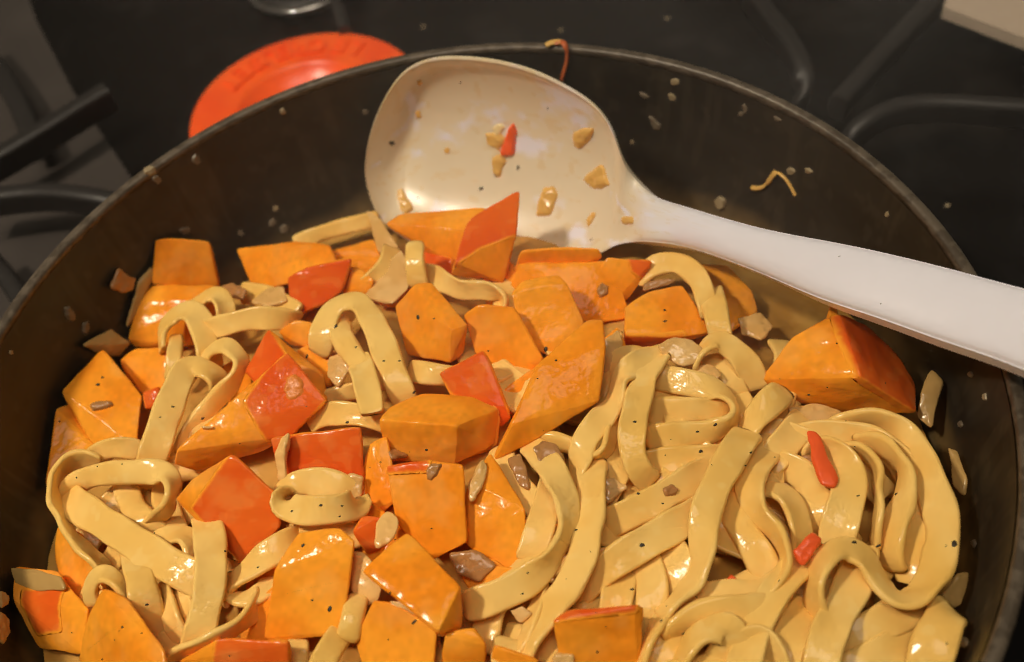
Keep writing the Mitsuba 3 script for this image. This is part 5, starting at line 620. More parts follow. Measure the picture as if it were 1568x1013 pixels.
["crumb","crumb","white crumb low on the right wall below the handle",[[144.1,-28.2,-15.0],[144.0,-29.3,-13.0],[143.6,-31.0,-13.6],[143.7,-30.3,-15.4],[144.0,-28.8,-16.1],[143.1,-28.2,-14.9],[143.0,-29.1,-13.2],[142.7,-30.6,-13.7],[142.7,-30.0,-15.2],[143.0,-28.7,-15.8]]],
["crumb","dull_crumb","dull crumb on the right wall beside the outermost noodle",[[142.5,-26.1,-32.4],[142.6,-26.7,-30.8],[142.4,-28.5,-30.5],[142.1,-28.4,-32.4],[142.3,-26.9,-33.4],[141.6,-26.2,-32.2],[141.7,-26.7,-30.9],[141.5,-28.1,-30.6],[141.3,-28.0,-32.2],[141.4,-26.8,-33.0]]],
["crumb","dull_crumb","crumb on the right wall beside the black fleck",[[130.6,-62.7,-32.9],[130.7,-63.0,-30.7],[130.1,-64.8,-29.3],[129.7,-65.2,-30.5],[130.0,-63.8,-32.8],[129.6,-62.5,-32.5],[129.8,-62.7,-30.7],[129.2,-64.2,-29.5],[128.9,-64.6,-30.5],[129.2,-63.4,-32.4]]],
["crumb","crumb","pinkish crumb at the lower right beside the curled noodle end",[[114.8,-89.5,-27.4],[114.9,-90.0,-24.6],[113.9,-92.0,-21.4],[113.4,-92.3,-23.0],[113.9,-90.9,-26.2],[113.9,-89.0,-26.8],[114.0,-89.5,-24.5],[113.1,-91.1,-21.8],[112.6,-91.4,-23.1],[113.1,-90.3,-25.8]]],
["crumb","crumb","crumb on the wall right of the brown flake at the far side",[[76.9,122.2,-36.1],[78.0,121.6,-35.2],[78.6,121.0,-36.5],[77.7,121.4,-38.0],[76.8,122.1,-37.6],[76.5,121.5,-36.1],[77.5,120.9,-35.4],[78.0,120.4,-36.4],[77.2,120.8,-37.7],[76.5,121.3,-37.4]]],
["crumb","dull_crumb","faint flake in the middle of the right wall",[[110.5,97.2,-9.4],[111.3,96.3,-8.3],[112.2,95.3,-8.8],[111.6,95.9,-10.4],[110.5,97.0,-10.8],[110.0,96.5,-9.4],[110.7,95.8,-8.5],[111.4,94.9,-8.9],[110.9,95.4,-10.2],[110.0,96.4,-10.5]]],
["crumb","crumb","tiny crumb on the left wall far below the rim",[[-140.2,45.5,-5.3],[-139.8,46.5,-6.3],[-139.9,45.9,-7.5],[-140.3,44.9,-6.9],[-140.4,44.8,-5.9],[-139.3,45.2,-5.4],[-139.0,46.0,-6.2],[-139.1,45.5,-7.3],[-139.4,44.7,-6.8],[-139.5,44.6,-5.9]]],
["crumb","dull_crumb","faint crumb low on the back wall left of the spoon",[[-66.1,123.2,-48.8],[-63.9,124.6,-48.5],[-62.3,124.5,-50.3],[-63.8,122.5,-51.7],[-66.0,122.1,-51.1],[-65.4,122.5,-48.5],[-63.6,123.6,-48.2],[-62.3,123.5,-49.8],[-63.5,121.9,-51.0],[-65.3,121.5,-50.4]]],
["crumb","dull_crumb","second faint crumb low on the back wall left of the spoon",[[-69.1,123.6,-44.6],[-67.0,124.8,-44.5],[-66.5,124.1,-46.5],[-68.1,122.8,-47.4],[-69.6,122.5,-46.3],[-68.5,122.9,-44.4],[-66.7,123.9,-44.3],[-66.3,123.3,-46.0],[-67.7,122.2,-46.8],[-68.9,121.9,-45.8]]],
["onion","dark_onion","purple onion bit on the yellow orange cube at the left",[[-125.7,39.5,-33.3],[-122.9,40.5,-33.3],[-118.2,39.8,-33.9],[-117.1,38.3,-34.3],[-120.8,37.6,-34.1],[-125.0,37.3,-33.8],[-124.7,39.0,-32.1],[-122.5,39.9,-32.2],[-118.8,39.3,-32.6],[-117.9,38.1,-33.0],[-120.8,37.6,-32.8],[-124.2,37.3,-32.6]]],
["onion","dark_onion","purple onion bit on the centre cube coated with sauce",[[-24.1,-8.8,-18.4],[-22.6,-6.9,-21.8],[-19.1,-8.5,-23.3],[-23.8,-11.1,-19.0],[-23.9,-9.8,-17.7],[-22.7,-8.2,-20.5],[-19.9,-9.5,-21.7],[-23.7,-11.6,-18.3]]],
["onion","dark_onion","purple onion bit on the top edge of the centre cube",[[-12.6,-23.0,-10.4],[-10.8,-21.4,-9.4],[-7.9,-22.2,-9.2],[-9.0,-24.0,-10.0],[-11.6,-25.7,-11.6],[-12.8,-25.1,-11.5],[-12.5,-23.7,-9.1],[-11.1,-22.4,-8.3],[-8.7,-23.0,-8.1],[-9.6,-24.5,-8.8],[-11.7,-25.9,-10.0],[-12.7,-25.3,-10.0]]],
["onion","dark_onion","dark onion square on the slanting noodle of the right nest",[[50.2,-37.3,-18.2],[53.2,-36.0,-18.8],[55.1,-37.4,-19.9],[53.6,-39.0,-19.9],[50.6,-39.4,-19.1],[51.0,-37.8,-17.2],[53.5,-36.8,-17.7],[55.0,-37.9,-18.6],[53.8,-39.1,-18.6],[51.4,-39.5,-17.9]]],
["onion","dark_onion","purple onion bit on the broad slab below the spoon",[[47.9,45.9,-30.3],[50.8,48.7,-29.2],[52.6,47.0,-30.2],[51.6,44.4,-31.3],[48.8,43.7,-31.5],[48.5,45.3,-29.2],[50.8,47.6,-28.3],[52.3,46.2,-29.1],[51.4,44.1,-30.0],[49.2,43.6,-30.1]]],
["onion","onion","onion layer lying on the cube with the oval mark",[[-75.8,9.5,-17.3],[-79.7,10.1,-17.0],[-76.2,9.1,-15.7],[-79.4,9.6,-15.4]]],
["onion","mark","pale oval onion film on the red rind of the cube with the mark",[[-55.0,17.1,-15.0],[-52.9,21.3,-13.5],[-50.0,21.8,-13.4],[-48.0,18.5,-14.6],[-47.9,15.5,-15.6],[-50.4,13.0,-16.5],[-53.3,13.7,-16.2],[-54.2,16.9,-14.3],[-52.5,20.2,-13.1],[-50.2,20.7,-13.0],[-48.6,18.0,-14.0],[-48.5,15.6,-14.8],[-50.5,13.6,-15.6],[-52.9,14.1,-15.3]]],
]
# strands: (kind, material, label, path, radius)
STRANDS = [
["pepper_strip","cooked_pepper","brownish red pepper strip hanging over the far rim of the pan",[[52.7,138.1,2.5],[55.0,138.2,2.8],[56.1,135.1,3.0],[56.5,135.2,-0.4],[55.9,135.0,-4.6],[54.7,135.2,-8.5],[53.7,135.4,-12.0]],1.2],
["onion","amber_onion","pale onion bit on the far rim beside the pepper strip",[[49.4,138.9,1.8],[51.2,139.1,2.4],[53.6,138.9,2.6],[55.2,138.0,2.6]],1.3],
["onion","amber_onion","long curled onion shred stuck high on the right wall",[[114.1,86.2,-36.8],[116.1,83.8,-35.4],[118.1,81.9,-31.5],[119.2,81.2,-27.8],[119.9,80.6,-25.6]],1.2],
["onion","amber_onion","thin hooked onion shred right of the curled shred on the wall",[[119.9,81.2,-25.9],[121.4,78.9,-25.4],[123.0,76.2,-26.5],[124.1,73.9,-28.4],[124.9,72.1,-30.0]],0.7],
]
# tiny shreds: (path, radius)
SHREDS = [
]
SPOON = [
[-26.5,125.7,-29.4,-26.9,124.9,-30.9,0.0,2.0,0],
[-24.6,128.3,-24.0,-27.2,121.5,-36.0,3.0,2.0,0],
[-20.1,131.9,-15.1,-25.9,116.1,-42.5,10.0,2.0,0],
[-12.5,134.8,-4.5,-22.4,110.7,-47.2,15.0,2.0,0],
[-3.2,135.7,4.7,-15.4,104.4,-50.2,16.0,2.0,0],
[7.1,133.0,9.9,-6.2,97.3,-52.3,17.5,2.0,0],
[17.9,128.0,12.0,5.0,90.3,-52.6,18.0,2.0,0],
[29.7,121.3,12.7,18.9,82.9,-51.2,18.0,2.0,0],
[42.2,112.9,11.5,32.0,77.1,-48.2,17.0,2.0,0],
[52.0,105.0,8.6,42.6,73.2,-44.6,15.0,2.0,0],
[59.1,98.2,5.1,50.3,70.8,-41.3,12.0,2.0,0],
[63.6,91.4,-0.7,55.7,69.8,-38.1,8.0,2.5,0],
[65.7,84.9,-8.2,60.0,69.1,-35.4,4.0,3.2,0.4],
[69.5,82.3,-17.2,64.2,64.5,-30.0,1.5,4.5,1.2],
[73.9,72.3,-17.0,68.1,57.3,-23.0,0,6.0,2.2],
[80.4,62.3,-13.5,76.2,50.5,-19.5,0,7.0,3.0],
[87.3,51.9,-9.0,83.0,41.4,-15.0,0,7.8,3.4],
[100.8,34.4,-2.0,95.6,22.8,-8.0,0,8.0,3.4],
[113.8,19.5,5.0,106.5,4.3,-1.0,0,8.0,3.2],
[125.4,6.6,10.5,116.5,-9.5,4.5,0,8.0,3.0],
[137.9,-8.0,16.0,127.2,-24.3,10.0,0,8.0,3.0],
[147.1,-21.4,22.0,135.2,-37.1,16.0,0,8.0,3.0],
[156.2,-35.2,29.0,143.5,-52.0,23.0,0,8.0,3.0],
[160.8,-44.7,34.0,151.8,-60.9,28.0,0,6.0,2.0],
]
# herb flecks: point, normal, length, turn
FLECKS = [
[-14.9,135.5,-27.3,0.39,-0.89,0.21,2.61,0.17],
[31.4,113.4,-31.7,-0.44,-0.67,0.59,2.01,1.05],
[16.2,114.7,-40.1,-0.38,-0.61,0.7,1.79,0.0],
[-2.6,137.5,-18.4,-0.28,-0.93,0.24,1.81,1.22],
[22.6,115.6,-35.6,-0.4,-0.65,0.65,1.27,0.35],
[111.6,99.4,1.1,0.18,0.16,0.97,1.19,0.0],
[15.8,133.0,-3.2,-0.43,-0.9,-0.05,1.0,0.0],
[52.4,78.5,-40.3,-0.52,-0.1,0.85,0.96,0.0],
[45.3,115.0,-7.4,-0.6,-0.79,0.08,0.73,0.0],
[-9.1,120.8,-44.6,-0.22,-0.48,0.85,1.05,0.0],
[119.1,-67.9,-17.7,-0.13,0.17,0.98,1.87,1.05],
[41.2,-53.6,-15.8,0.1,-0.26,0.96,1.42,0.0],
[43.7,-38.0,-16.8,0.09,-0.1,0.99,0.91,0.0],
[36.4,-63.4,-19.7,0.18,0.02,0.98,1.06,0.0],
[76.6,-32.6,-15.6,0.58,-0.46,0.67,0.93,0.35],
[46.3,-77.9,-18.0,0.11,-0.94,0.33,1.04,0.0],
[-38.6,43.3,-20.8,0.53,-0.4,0.75,1.96,1.31],
[110.4,4.5,-13.1,-0.33,0.05,0.94,0.81,0.0],
[66.8,25.8,-27.0,0.0,-0.3,0.96,1.27,0.0],
[67.6,29.4,-25.9,0.01,-0.28,0.96,0.85,0.0],
[-11.1,38.8,-18.1,-0.62,-0.5,0.6,1.69,1.4],
[-5.7,34.8,-15.3,-0.59,-0.38,0.71,0.83,0.0],
[-41.9,-56.0,-14.1,-0.14,-0.46,0.88,1.43,1.05],
[-47.2,-39.3,-8.6,-0.22,-0.11,0.97,1.09,0.7],
[-42.3,-27.9,-9.3,0.01,-0.5,0.87,0.92,0.0],
[-51.2,-26.2,-12.4,-0.48,-0.06,0.87,0.75,0.0],
[-36.9,-28.1,-11.4,0.58,-0.42,0.69,0.74,0.0],
[-26.7,-11.9,-18.8,-0.04,-0.27,0.96,0.77,0.0],
[-36.2,4.9,-20.1,-0.25,-0.38,0.89,1.01,0.0],
[-47.7,11.2,-17.0,0.07,-0.51,0.86,1.02,0.0],
[-31.8,31.2,-17.9,-0.01,0.24,0.97,0.84,0.0],
[-18.1,21.4,-16.3,0.13,-0.13,0.98,0.82,0.0],
[-22.9,22.2,-15.9,-0.01,-0.06,1.0,0.82,0.0],
[-91.4,23.3,-20.7,0.53,-0.07,0.85,1.09,0.0],
[-121.8,49.3,-31.5,0.26,-0.14,0.95,0.96,0.0],
[-123.1,46.6,-31.5,0.19,-0.09,0.98,1.2,0.0],
[-83.0,7.6,-17.3,-0.06,-0.23,0.97,0.83,0.0],
[-69.4,5.0,-20.8,0.04,-0.98,0.2,0.83,0.0],
[-92.6,-43.7,-17.2,0.42,-0.7,0.57,0.97,0.0],
[-96.9,-50.8,-13.3,-0.49,-0.34,0.8,0.96,0.0],
[-100.3,-52.4,-16.8,-0.53,-0.39,0.75,0.78,0.0],
[-70.5,-33.5,-14.6,0.83,0.32,0.45,0.96,0.17],
[94.4,-63.5,-15.7,0.34,0.28,0.9,1.45,0.17],
[101.5,-63.7,-20.3,0.03,-0.72,0.7,1.3,0.35],
[111.3,-50.5,-20.1,-0.7,0.54,0.46,0.95,0.0],
[100.6,-50.2,-17.6,-0.21,0.07,0.98,0.75,0.0],
[47.4,-17.6,-13.2,0.08,0.07,0.99,0.94,0.0],
[64.3,-26.6,-20.6,0.06,-0.62,0.78,1.14,0.0],
[64.8,-20.9,-19.3,-0.07,-0.66,0.75,0.96,0.0],
[73.9,-36.3,-15.4,0.78,-0.37,0.5,0.93,0.0],
[70.0,-20.6,-17.8,-0.27,-0.79,0.54,1.34,0.52],
[41.3,-74.8,-14.8,-0.33,0.57,0.75,0.86,0.52],
[-19.7,-65.0,-10.9,-0.25,-0.47,0.84,1.55,0.44],
[-24.4,-58.5,-5.9,-0.57,-0.61,0.55,0.86,0.52],
[-41.3,-29.4,-66.4,0.0,0.0,1.0,1.74,0.87],
[-30.0,-12.4,-19.8,-0.31,-0.35,0.88,0.78,0.0],
[-13.2,-9.7,-20.3,-0.3,-0.88,0.38,0.97,0.0],
[7.4,22.4,-66.5,-0.0,-0.0,1.0,1.84,1.22],
[27.5,23.2,-26.7,-0.07,-0.58,0.81,1.67,1.22],
[42.7,37.2,-34.4,-0.06,-0.57,0.82,0.88,0.0],
[101.4,-11.1,-26.7,-0.43,-0.88,0.18,0.82,0.0],
[110.7,-3.4,-13.9,-0.39,-0.18,0.9,0.6,0.0],
[112.2,-10.6,-14.4,-0.36,-0.11,0.93,0.6,0.0],
[140.7,5.1,-45.0,-0.92,-0.02,0.38,0.68,0.0],
[-62.2,-38.7,-17.4,-0.09,0.18,0.98,0.76,0.0],
[-60.7,-50.7,-19.8,0.02,-0.46,0.89,0.75,0.0],
[-46.3,-53.0,-13.5,-0.18,-0.38,0.91,0.72,0.0],
[-37.9,-30.7,-12.2,0.46,-0.39,0.8,0.74,0.0],
[10.5,-57.0,-12.3,0.18,-0.58,0.8,0.69,0.0],
[8.2,-61.3,-14.6,0.09,-0.4,0.91,0.7,0.0],
[25.0,-46.1,-15.2,-0.13,0.26,0.96,0.71,0.0],
[49.8,-41.3,-18.8,0.19,-0.25,0.95,0.73,0.0],
[90.4,-30.1,-66.1,-0.01,0.0,1.0,0.88,0.0],
[106.3,-92.5,-15.7,-0.02,-0.22,0.98,0.53,0.0],
[-84.5,21.9,-27.8,0.5,-0.72,0.48,1.1,0.7],
[-50.7,40.4,-29.5,-0.27,-0.43,0.86,1.33,1.05],
[-15.2,11.9,-20.8,0.28,-0.78,0.56,1.21,0.87],
[72.4,-70.5,-14.1,-0.34,0.22,0.92,0.45,0.9],
[-119.9,38.1,-33.5,0.1,-0.24,0.96,0.56,0.14],
[-106.3,-54.3,-23.0,-0.59,-0.37,0.72,0.57,0.74],
[-12.4,-72.1,-14.6,-0.41,-0.73,0.54,0.58,2.65],
[-18.3,-8.5,-21.4,-0.26,-0.89,0.36,0.57,0.19],
[29.0,5.1,-8.4,-0.05,-0.04,1.0,0.64,0.2],
[43.6,-70.8,-16.4,-0.57,0.61,0.55,0.34,2.81],
[113.5,11.5,7.3,-0.39,0.05,0.92,0.59,0.0],
[11.9,-10.8,-15.2,-0.73,0.08,0.67,0.37,1.02],
[94.3,-5.4,-24.1,-0.56,-0.39,0.73,0.37,2.19],
[-12.7,-30.0,-66.4,0.0,0.0,1.0,0.43,1.0],
[84.1,-31.9,-22.2,0.34,0.4,0.85,0.49,0.74],
[-119.1,-42.1,-29.1,-0.35,-0.43,0.84,0.35,2.65],
[-27.3,-66.9,-14.4,-0.28,-0.44,0.86,0.41,2.94],
[30.9,23.3,-26.9,0.14,-0.63,0.76,0.64,2.12],
[56.9,-21.6,-19.7,-0.08,-0.57,0.82,0.37,2.01],
[-94.4,-19.7,-21.9,-0.15,-0.2,0.97,0.58,1.18],
[111.0,41.9,-64.7,-0.18,-0.07,0.98,0.57,2.51],
[-20.8,-45.5,-4.8,-0.1,0.11,0.99,0.49,2.96],
[117.0,-68.0,-18.0,-0.2,0.18,0.96,0.6,0.48],
[51.8,-69.2,-18.2,-0.12,0.1,0.99,0.41,1.74],
[-6.7,-52.6,-66.4,0.0,0.0,1.0,0.45,1.26],
[-135.5,35.4,-33.3,0.15,-0.26,0.95,0.68,2.94],
[122.1,-15.1,-21.5,0.61,-0.09,0.79,0.73,0.59],
[119.4,44.1,-61.1,-0.45,-0.18,0.87,0.58,0.23],
[97.0,-55.6,-66.0,-0.01,0.0,1.0,0.38,1.66],
[-53.0,-3.6,-16.9,-0.12,-0.59,0.8,0.53,0.33],
[107.9,-8.5,-16.2,-0.47,-0.22,0.86,0.49,0.18],
[-131.8,62.9,-18.7,0.9,-0.44,0.05,0.54,2.92],
[105.5,-34.8,-18.9,-0.78,-0.61,0.18,0.47,2.1],
[105.8,-12.7,-21.9,-0.44,-0.89,0.1,0.64,1.25],
[27.5,-54.0,-13.2,-0.34,0.05,0.94,0.45,2.17],
[88.6,85.0,-63.5,-0.35,-0.34,0.87,0.41,0.47],
[-82.4,85.5,-64.6,0.14,-0.14,0.98,0.42,0.68],
[25.6,-72.5,-7.8,-0.19,-0.24,0.95,0.37,1.15],
[-13.7,-37.0,-16.9,-0.21,-0.51,0.83,0.58,2.96],
[-24.9,-35.5,-22.1,-0.25,-0.26,0.93,0.42,2.59],
[-60.7,-49.7,-19.3,0.06,-0.42,0.91,0.48,2.28],
[22.7,0.9,-9.9,-0.02,-0.25,0.97,0.49,0.16],
[-113.4,5.8,-20.3,-0.32,-0.45,0.83,0.54,2.62],
[-121.2,5.3,-23.4,-0.24,-0.64,0.73,0.56,1.88],
[64.6,-35.7,-12.6,-0.06,0.26,0.96,0.49,1.54],
[46.8,17.1,-25.3,-0.21,0.28,0.94,0.55,2.11],
[-68.2,-63.5,-14.2,-0.11,-0.71,0.69,0.56,3.0],
[-55.8,34.9,-66.4,0.01,-0.0,1.0,0.49,0.15],
[-131.6,60.7,-28.0,0.91,-0.4,0.13,0.81,0.51],
[74.9,40.9,-66.2,-0.01,-0.0,1.0,0.39,0.6],
[54.2,-26.0,-20.1,-0.11,-0.53,0.84,0.5,1.42],
[-48.6,-4.3,-16.4,-0.18,-0.57,0.8,0.68,0.63],
[88.2,37.4,-66.1,-0.01,-0.0,1.0,0.46,1.02],
[-90.6,-54.4,-11.2,-0.39,-0.26,0.89,0.43,0.55],
[-126.9,73.8,-3.7,0.86,-0.5,0.05,0.47,1.31],
[24.1,-79.4,-15.2,-0.07,-0.74,0.67,0.57,0.76],
[27.3,-75.5,-10.4,-0.12,-0.74,0.66,0.29,2.68],
[-17.9,-53.9,-4.9,-0.04,-0.18,0.98,0.37,1.97],
[20.5,53.7,-31.8,-0.53,-0.53,0.67,0.69,2.59],
[7.5,-1.0,-18.0,0.53,0.22,0.82,0.68,1.18],
[106.5,-25.6,-20.4,0.14,0.5,0.85,0.45,1.14],
[-119.1,55.1,-31.9,0.28,0.03,0.96,0.48,0.2],
[21.6,-12.0,-17.9,0.17,-0.91,0.38,0.3,0.49],
[118.0,-7.9,8.0,-0.63,-0.22,0.74,0.43,2.99],
[-94.6,19.1,-19.2,0.5,-0.13,0.86,0.69,0.06],
[-98.2,-51.2,-14.4,-0.53,-0.4,0.74,0.57,0.82],
[9.3,24.8,-24.1,-0.24,-0.67,0.7,0.7,2.98],
[-104.5,3.4,-18.0,-0.2,-0.22,0.95,0.4,1.27],
[70.9,-34.5,-66.3,-0.01,0.0,1.0,0.41,1.04],
[-7.3,0.1,-14.3,0.08,0.23,0.97,0.57,2.48],
[-31.3,-3.7,-12.6,-0.06,-0.39,0.92,0.32,1.15],
[118.9,-39.0,-21.7,-0.72,-0.53,0.45,0.52,1.9],
[20.0,-59.6,-14.6,-0.24,0.08,0.97,0.36,0.99],
]

# ---------------------------------------------------------------- helpers that write scene entries
counts = {}


def numbered(key):
    """pumpkin_chunk, pumpkin_chunk_001, pumpkin_chunk_002 ..."""
    n = counts.get(key, 0)
    counts[key] = n + 1
    return key if n == 0 else f"{key}_{n:03d}"


def tag(key, label, category=None, group=None, kind=None):
    labels[key] = {k: v for k, v in (("label", label), ("category", category), ("group", group), ("kind", kind)) if v}
    return key


UP = np.array([0.0, 0.0, RIM])


def put(key, mesh, bsdf, smooth=True, **more):
    mesh = mesh.copy()
    mesh.apply_translation(UP)
    scene[key] = mikit.ply(mesh, bsdf + "_material", smooth=smooth, **more)
    return key


def mm(rows):
    return np.asarray(rows, float) / 1000


# ---------------------------------------------------------------- the setting: stove top and counter
def sheet(poly, z, depth):
    m = trimesh.creation.extrude_polygon(Polygon(poly), depth, engine="earcut")
    m.apply_translation([0, 0, z - depth])
    return m


STOVE_Z = -0.105
put("stove_top", sheet([(-0.75, -0.55), (0.75, -0.55), (0.75, 0.62), (-0.75, 0.62)], STOVE_Z, 0.03), "stove_enamel", smooth=False)
tag("stove_top", "black glossy stove top under the pan", kind="structure")
put("countertop", sheet(COUNTER, -0.075, 0.006), "counter_stone", smooth=False)
tag("countertop", "cream coloured countertop corner behind the stove", kind="structure")
put("painted_sheen", sheet(SHEEN_PATCH, STOVE_Z + 0.002, 0.003), "burner_steel", smooth=False)  # thin grey sheet paints a bright reflection in the black stove top
tag("painted_sheen", "dull grey sheet painting the light reflected in the stove top at the left", "painted reflection")

for key, label, bars in GRATES:
    for pts, w, h in bars:
        put(numbered(key + "__bar"), bar(mm(pts), w / 1000, h / 1000), "grate_iron", smooth=50)
    tag(key, label, "stove grate", "cast iron grates of the stove")

cap = lathe([(0.0, STOVE_Z + 0.018), (0.026, STOVE_Z + 0.018), (0.030, STOVE_Z + 0.015), (0.031, STOVE_Z + 0.010), (0.024, STOVE_Z + 0.006), (0.024, STOVE_Z), (0.0, STOVE_Z)], 72, CAP)
put("gas_burner__cap", cap, "grate_iron", smooth=40)
put("gas_burner__ring", lathe([(0.031 + 0.0022 * math.cos(a), STOVE_Z + 0.012 + 0.0022 * math.sin(a)) for a in np.linspace(0, 2 * math.pi, 10, endpoint=False)], 72, CAP), "chrome")
tag("gas_burner", "dark gas burner with a shiny rim behind the orange spoon rest", "burner")

# ---------------------------------------------------------------- orange spoon rest with raised lettering
C = np.array([-0.06394, 0.24436, 0.0])
z = -0.085
rest = lathe([(0.0, z - 0.012), (0.022, z - 0.011), (0.031, z - 0.0065), (0.0345, z - 0.0015), (0.0365, z - 0.0002), (0.0385, z - 0.0004), (0.0570, z + 0.0001), (0.0590, z - 0.0004), (0.0598, z - 0.0018), (0.0590, z - 0.0045), (0.046, z - 0.0065), (0.038, z - 0.012), (0.030, z - 0.0185), (0.022, z - 0.020), (0.0, z - 0.020)], 160, C)
put("spoon_rest__dish", rest, "orange_enamel", smooth=40)
text, radius, parts = "LE CREUSET", 0.0530, []
angle = math.radians(LETTER_START)
for ch in text:
    if ch == " ":
        angle += math.radians(5)
        continue
    g = meshkit.text_mesh(ch, 0.0105, 0.0017, bold=True)
    w = g.bounds[1][0] - g.bounds[0][0]
    g.apply_translation([-(g.bounds[0][0] + w / 2), 0, 0])
    m = np.eye(4)
    out_, tan_ = np.array([math.cos(angle), math.sin(angle), 0]), np.array([-math.sin(angle), math.cos(angle), 0])
    m[:3, 0], m[:3, 1], m[:3, 2], m[:3, 3] = tan_, -out_, [0, 0, 1], C + out_ * radius + [0, 0, z - 0.0005]
    g.apply_transform(m)
    parts.append(g)
    angle += math.radians(10.5)
put("spoon_rest__lettering", trimesh.util.concatenate(parts), "orange_enamel", smooth=30)
tag("spoon_rest", "round orange enamelled spoon rest with raised lettering behind the pan", "spoon rest")
tag("spoon_rest__lettering", "raised capital letters round the orange edge")

# ---------------------------------------------------------------- the pan
pan = lathe(PAN_PROFILE[:9] + PAN_PROFILE[16:], 240)
put("frying_pan__body", pan, "pan_coating", smooth=50)
put("frying_pan__rim", lathe(PAN_PROFILE[8:17], 320), "pan_rim", smooth=60)
tag("frying_pan", "wide dark frying pan full of noodles and pumpkin", "frying pan")
tag("frying_pan__rim", "worn greyish brown metal rim")

# ---------------------------------------------------------------- sauce under the food
rng = np.random.default_rng(11)
rr, gg = np.meshgrid(np.linspace(0, 1, 90), np.arange(260) * 2 * np.pi / 260, indexing="ij")
edge = 0.1425 + 0.0 * gg
for _ in range(12):
    x, y = edge * np.cos(gg), edge * np.sin(gg)
    edge = wall_radius(mound(x, y) - 0.0070) + 0.0003
edge = edge - 0.004 * meshkit.fbm(np.stack([np.cos(gg) * 9, np.sin(gg) * 9, 0 * gg], -1), 3, 4)
x, y = rr * edge * np.cos(gg), rr * edge * np.sin(gg)
zz = mound(x, y) - 0.0018 - 0.0052 * rr**2 + 0.004 * (meshkit.fbm(np.stack([x * 90, y * 90, 0 * x], -1), 3, 2) - 0.5) * (1 - rr**6)
n, m = rr.shape
i, j = np.meshgrid(np.arange(n - 1), np.arange(m), indexing="ij")
q = np.stack([i * m + j, (i + 1) * m + j, (i + 1) * m + (j + 1) % m, i * m + (j + 1) % m], -1).reshape(-1, 4)
put("sauce", trimesh.Trimesh(np.stack([x, y, zz], -1).reshape(-1, 3), np.vstack([q[:, [0, 1, 2]], q[:, [0, 2, 3]]]), process=False), "sauce")
tag("sauce", "creamy yellow brown sauce pooled under the food", "sauce", kind="stuff")

# ---------------------------------------------------------------- the spoon
top, bot, across = spoon_grid(mm(SPOON))
n, m = top.shape[:2]
ring = np.concatenate([top, bot[:, ::-1]], 1)
k = ring.shape[1]
i, j = np.meshgrid(np.arange(n - 1), np.arange(k), indexing="ij")
q = np.stack([i * k + j, (i + 1) * k + j, (i + 1) * k + (j + 1) % k, i * k + (j + 1) % k], -1)
tv = (across + 1) / 2
uvs = np.stack([np.broadcast_to(np.linspace(0, 1, n)[:, None], (n, k)), np.broadcast_to(np.concatenate([tv, tv[::-1]])[None], (n, k))], -1).reshape(-1, 2)
whole = trimesh.Trimesh(ring.reshape(-1, 3), np.vstack([q.reshape(-1, 4)[:, [0, 1, 2]], q.reshape(-1, 4)[:, [0, 2, 3]]]), process=False)
flip = whole.volume < 0
normals = np.zeros_like(ring.reshape(-1, 3))
fn = np.cross(ring.reshape(-1, 3)[whole.faces[:, 1]] - ring.reshape(-1, 3)[whole.faces[:, 0]], ring.reshape(-1, 3)[whole.faces[:, 2]] - ring.reshape(-1, 3)[whole.faces[:, 0]]) * (-1 if flip else 1)
for c in range(3):
    np.add.at(normals, whole.faces[:, c], fn)
normals = unit(normals)
cut = int(n * 0.56)
for key, a, b in (("serving_spoon__bowl", 0, cut), ("serving_spoon__handle", cut, n - 1)):
    qq = q[a:b].reshape(-1, 4)
    f = np.vstack([qq[:, [0, 1, 2]], qq[:, [0, 2, 3]]])
    end = []
    if b == n - 1:
        e = (n - 1) * k + np.arange(k)
        end = np.stack([np.full(k - 2, e[0]), e[1:-1], e[2:]], -1)
        f = np.vstack([f, end])
    if flip:
        f = f[:, ::-1]
    used, inv = np.unique(f, return_inverse=True)
    path = meshkit.write_ply(trimesh.Trimesh(ring.reshape(-1, 3)[used] + UP, inv.reshape(-1, 3), process=False), uv=uvs[used], normals=normals[used])
    scene[key] = {"type": "ply", "filename": path, "face_normals": False, "bsdf": {"type": "ref", "id": "white_plastic_material"}}
tag("serving_spoon", "big white plastic serving spoon smeared with sauce, resting on the pan's rim", "spoon")
tag("serving_spoon__bowl", "oval spoon bowl streaked with yellow sauce")

# ---------------------------------------------------------------- pumpkin
for k, (label, pts, skin) in enumerate(PUMPKIN):
    key = numbered("pumpkin_chunk")
    body = hull_body(mm(pts), radius=0.0007, fine=0.0011, rough=0.00045, seed=k, soften=2, scale=0.006)
    put(key + "__flesh", body, "pumpkin_flesh")
    if skin:
        shell, edge_distance = rind(body, mm(skin), lift=0.00018)
        put(key + "__rind", shell, "pumpkin_rind", smooth=True, uv=edge_distance)
    tag(key, label, "pumpkin", "pumpkin pieces in the pan")

# ---------------------------------------------------------------- noodles
for k, (label, rows, width) in enumerate(NOODLES):
    key = numbered("noodle")
    rows = np.asarray(rows, float)
    put(key, ribbon(np.hstack([mm(rows[:, :3]), rows[:, 3:]]), 0.0098 * width, seed=k), "noodle")
    tag(key, label, "noodle", "noodles in the pan")

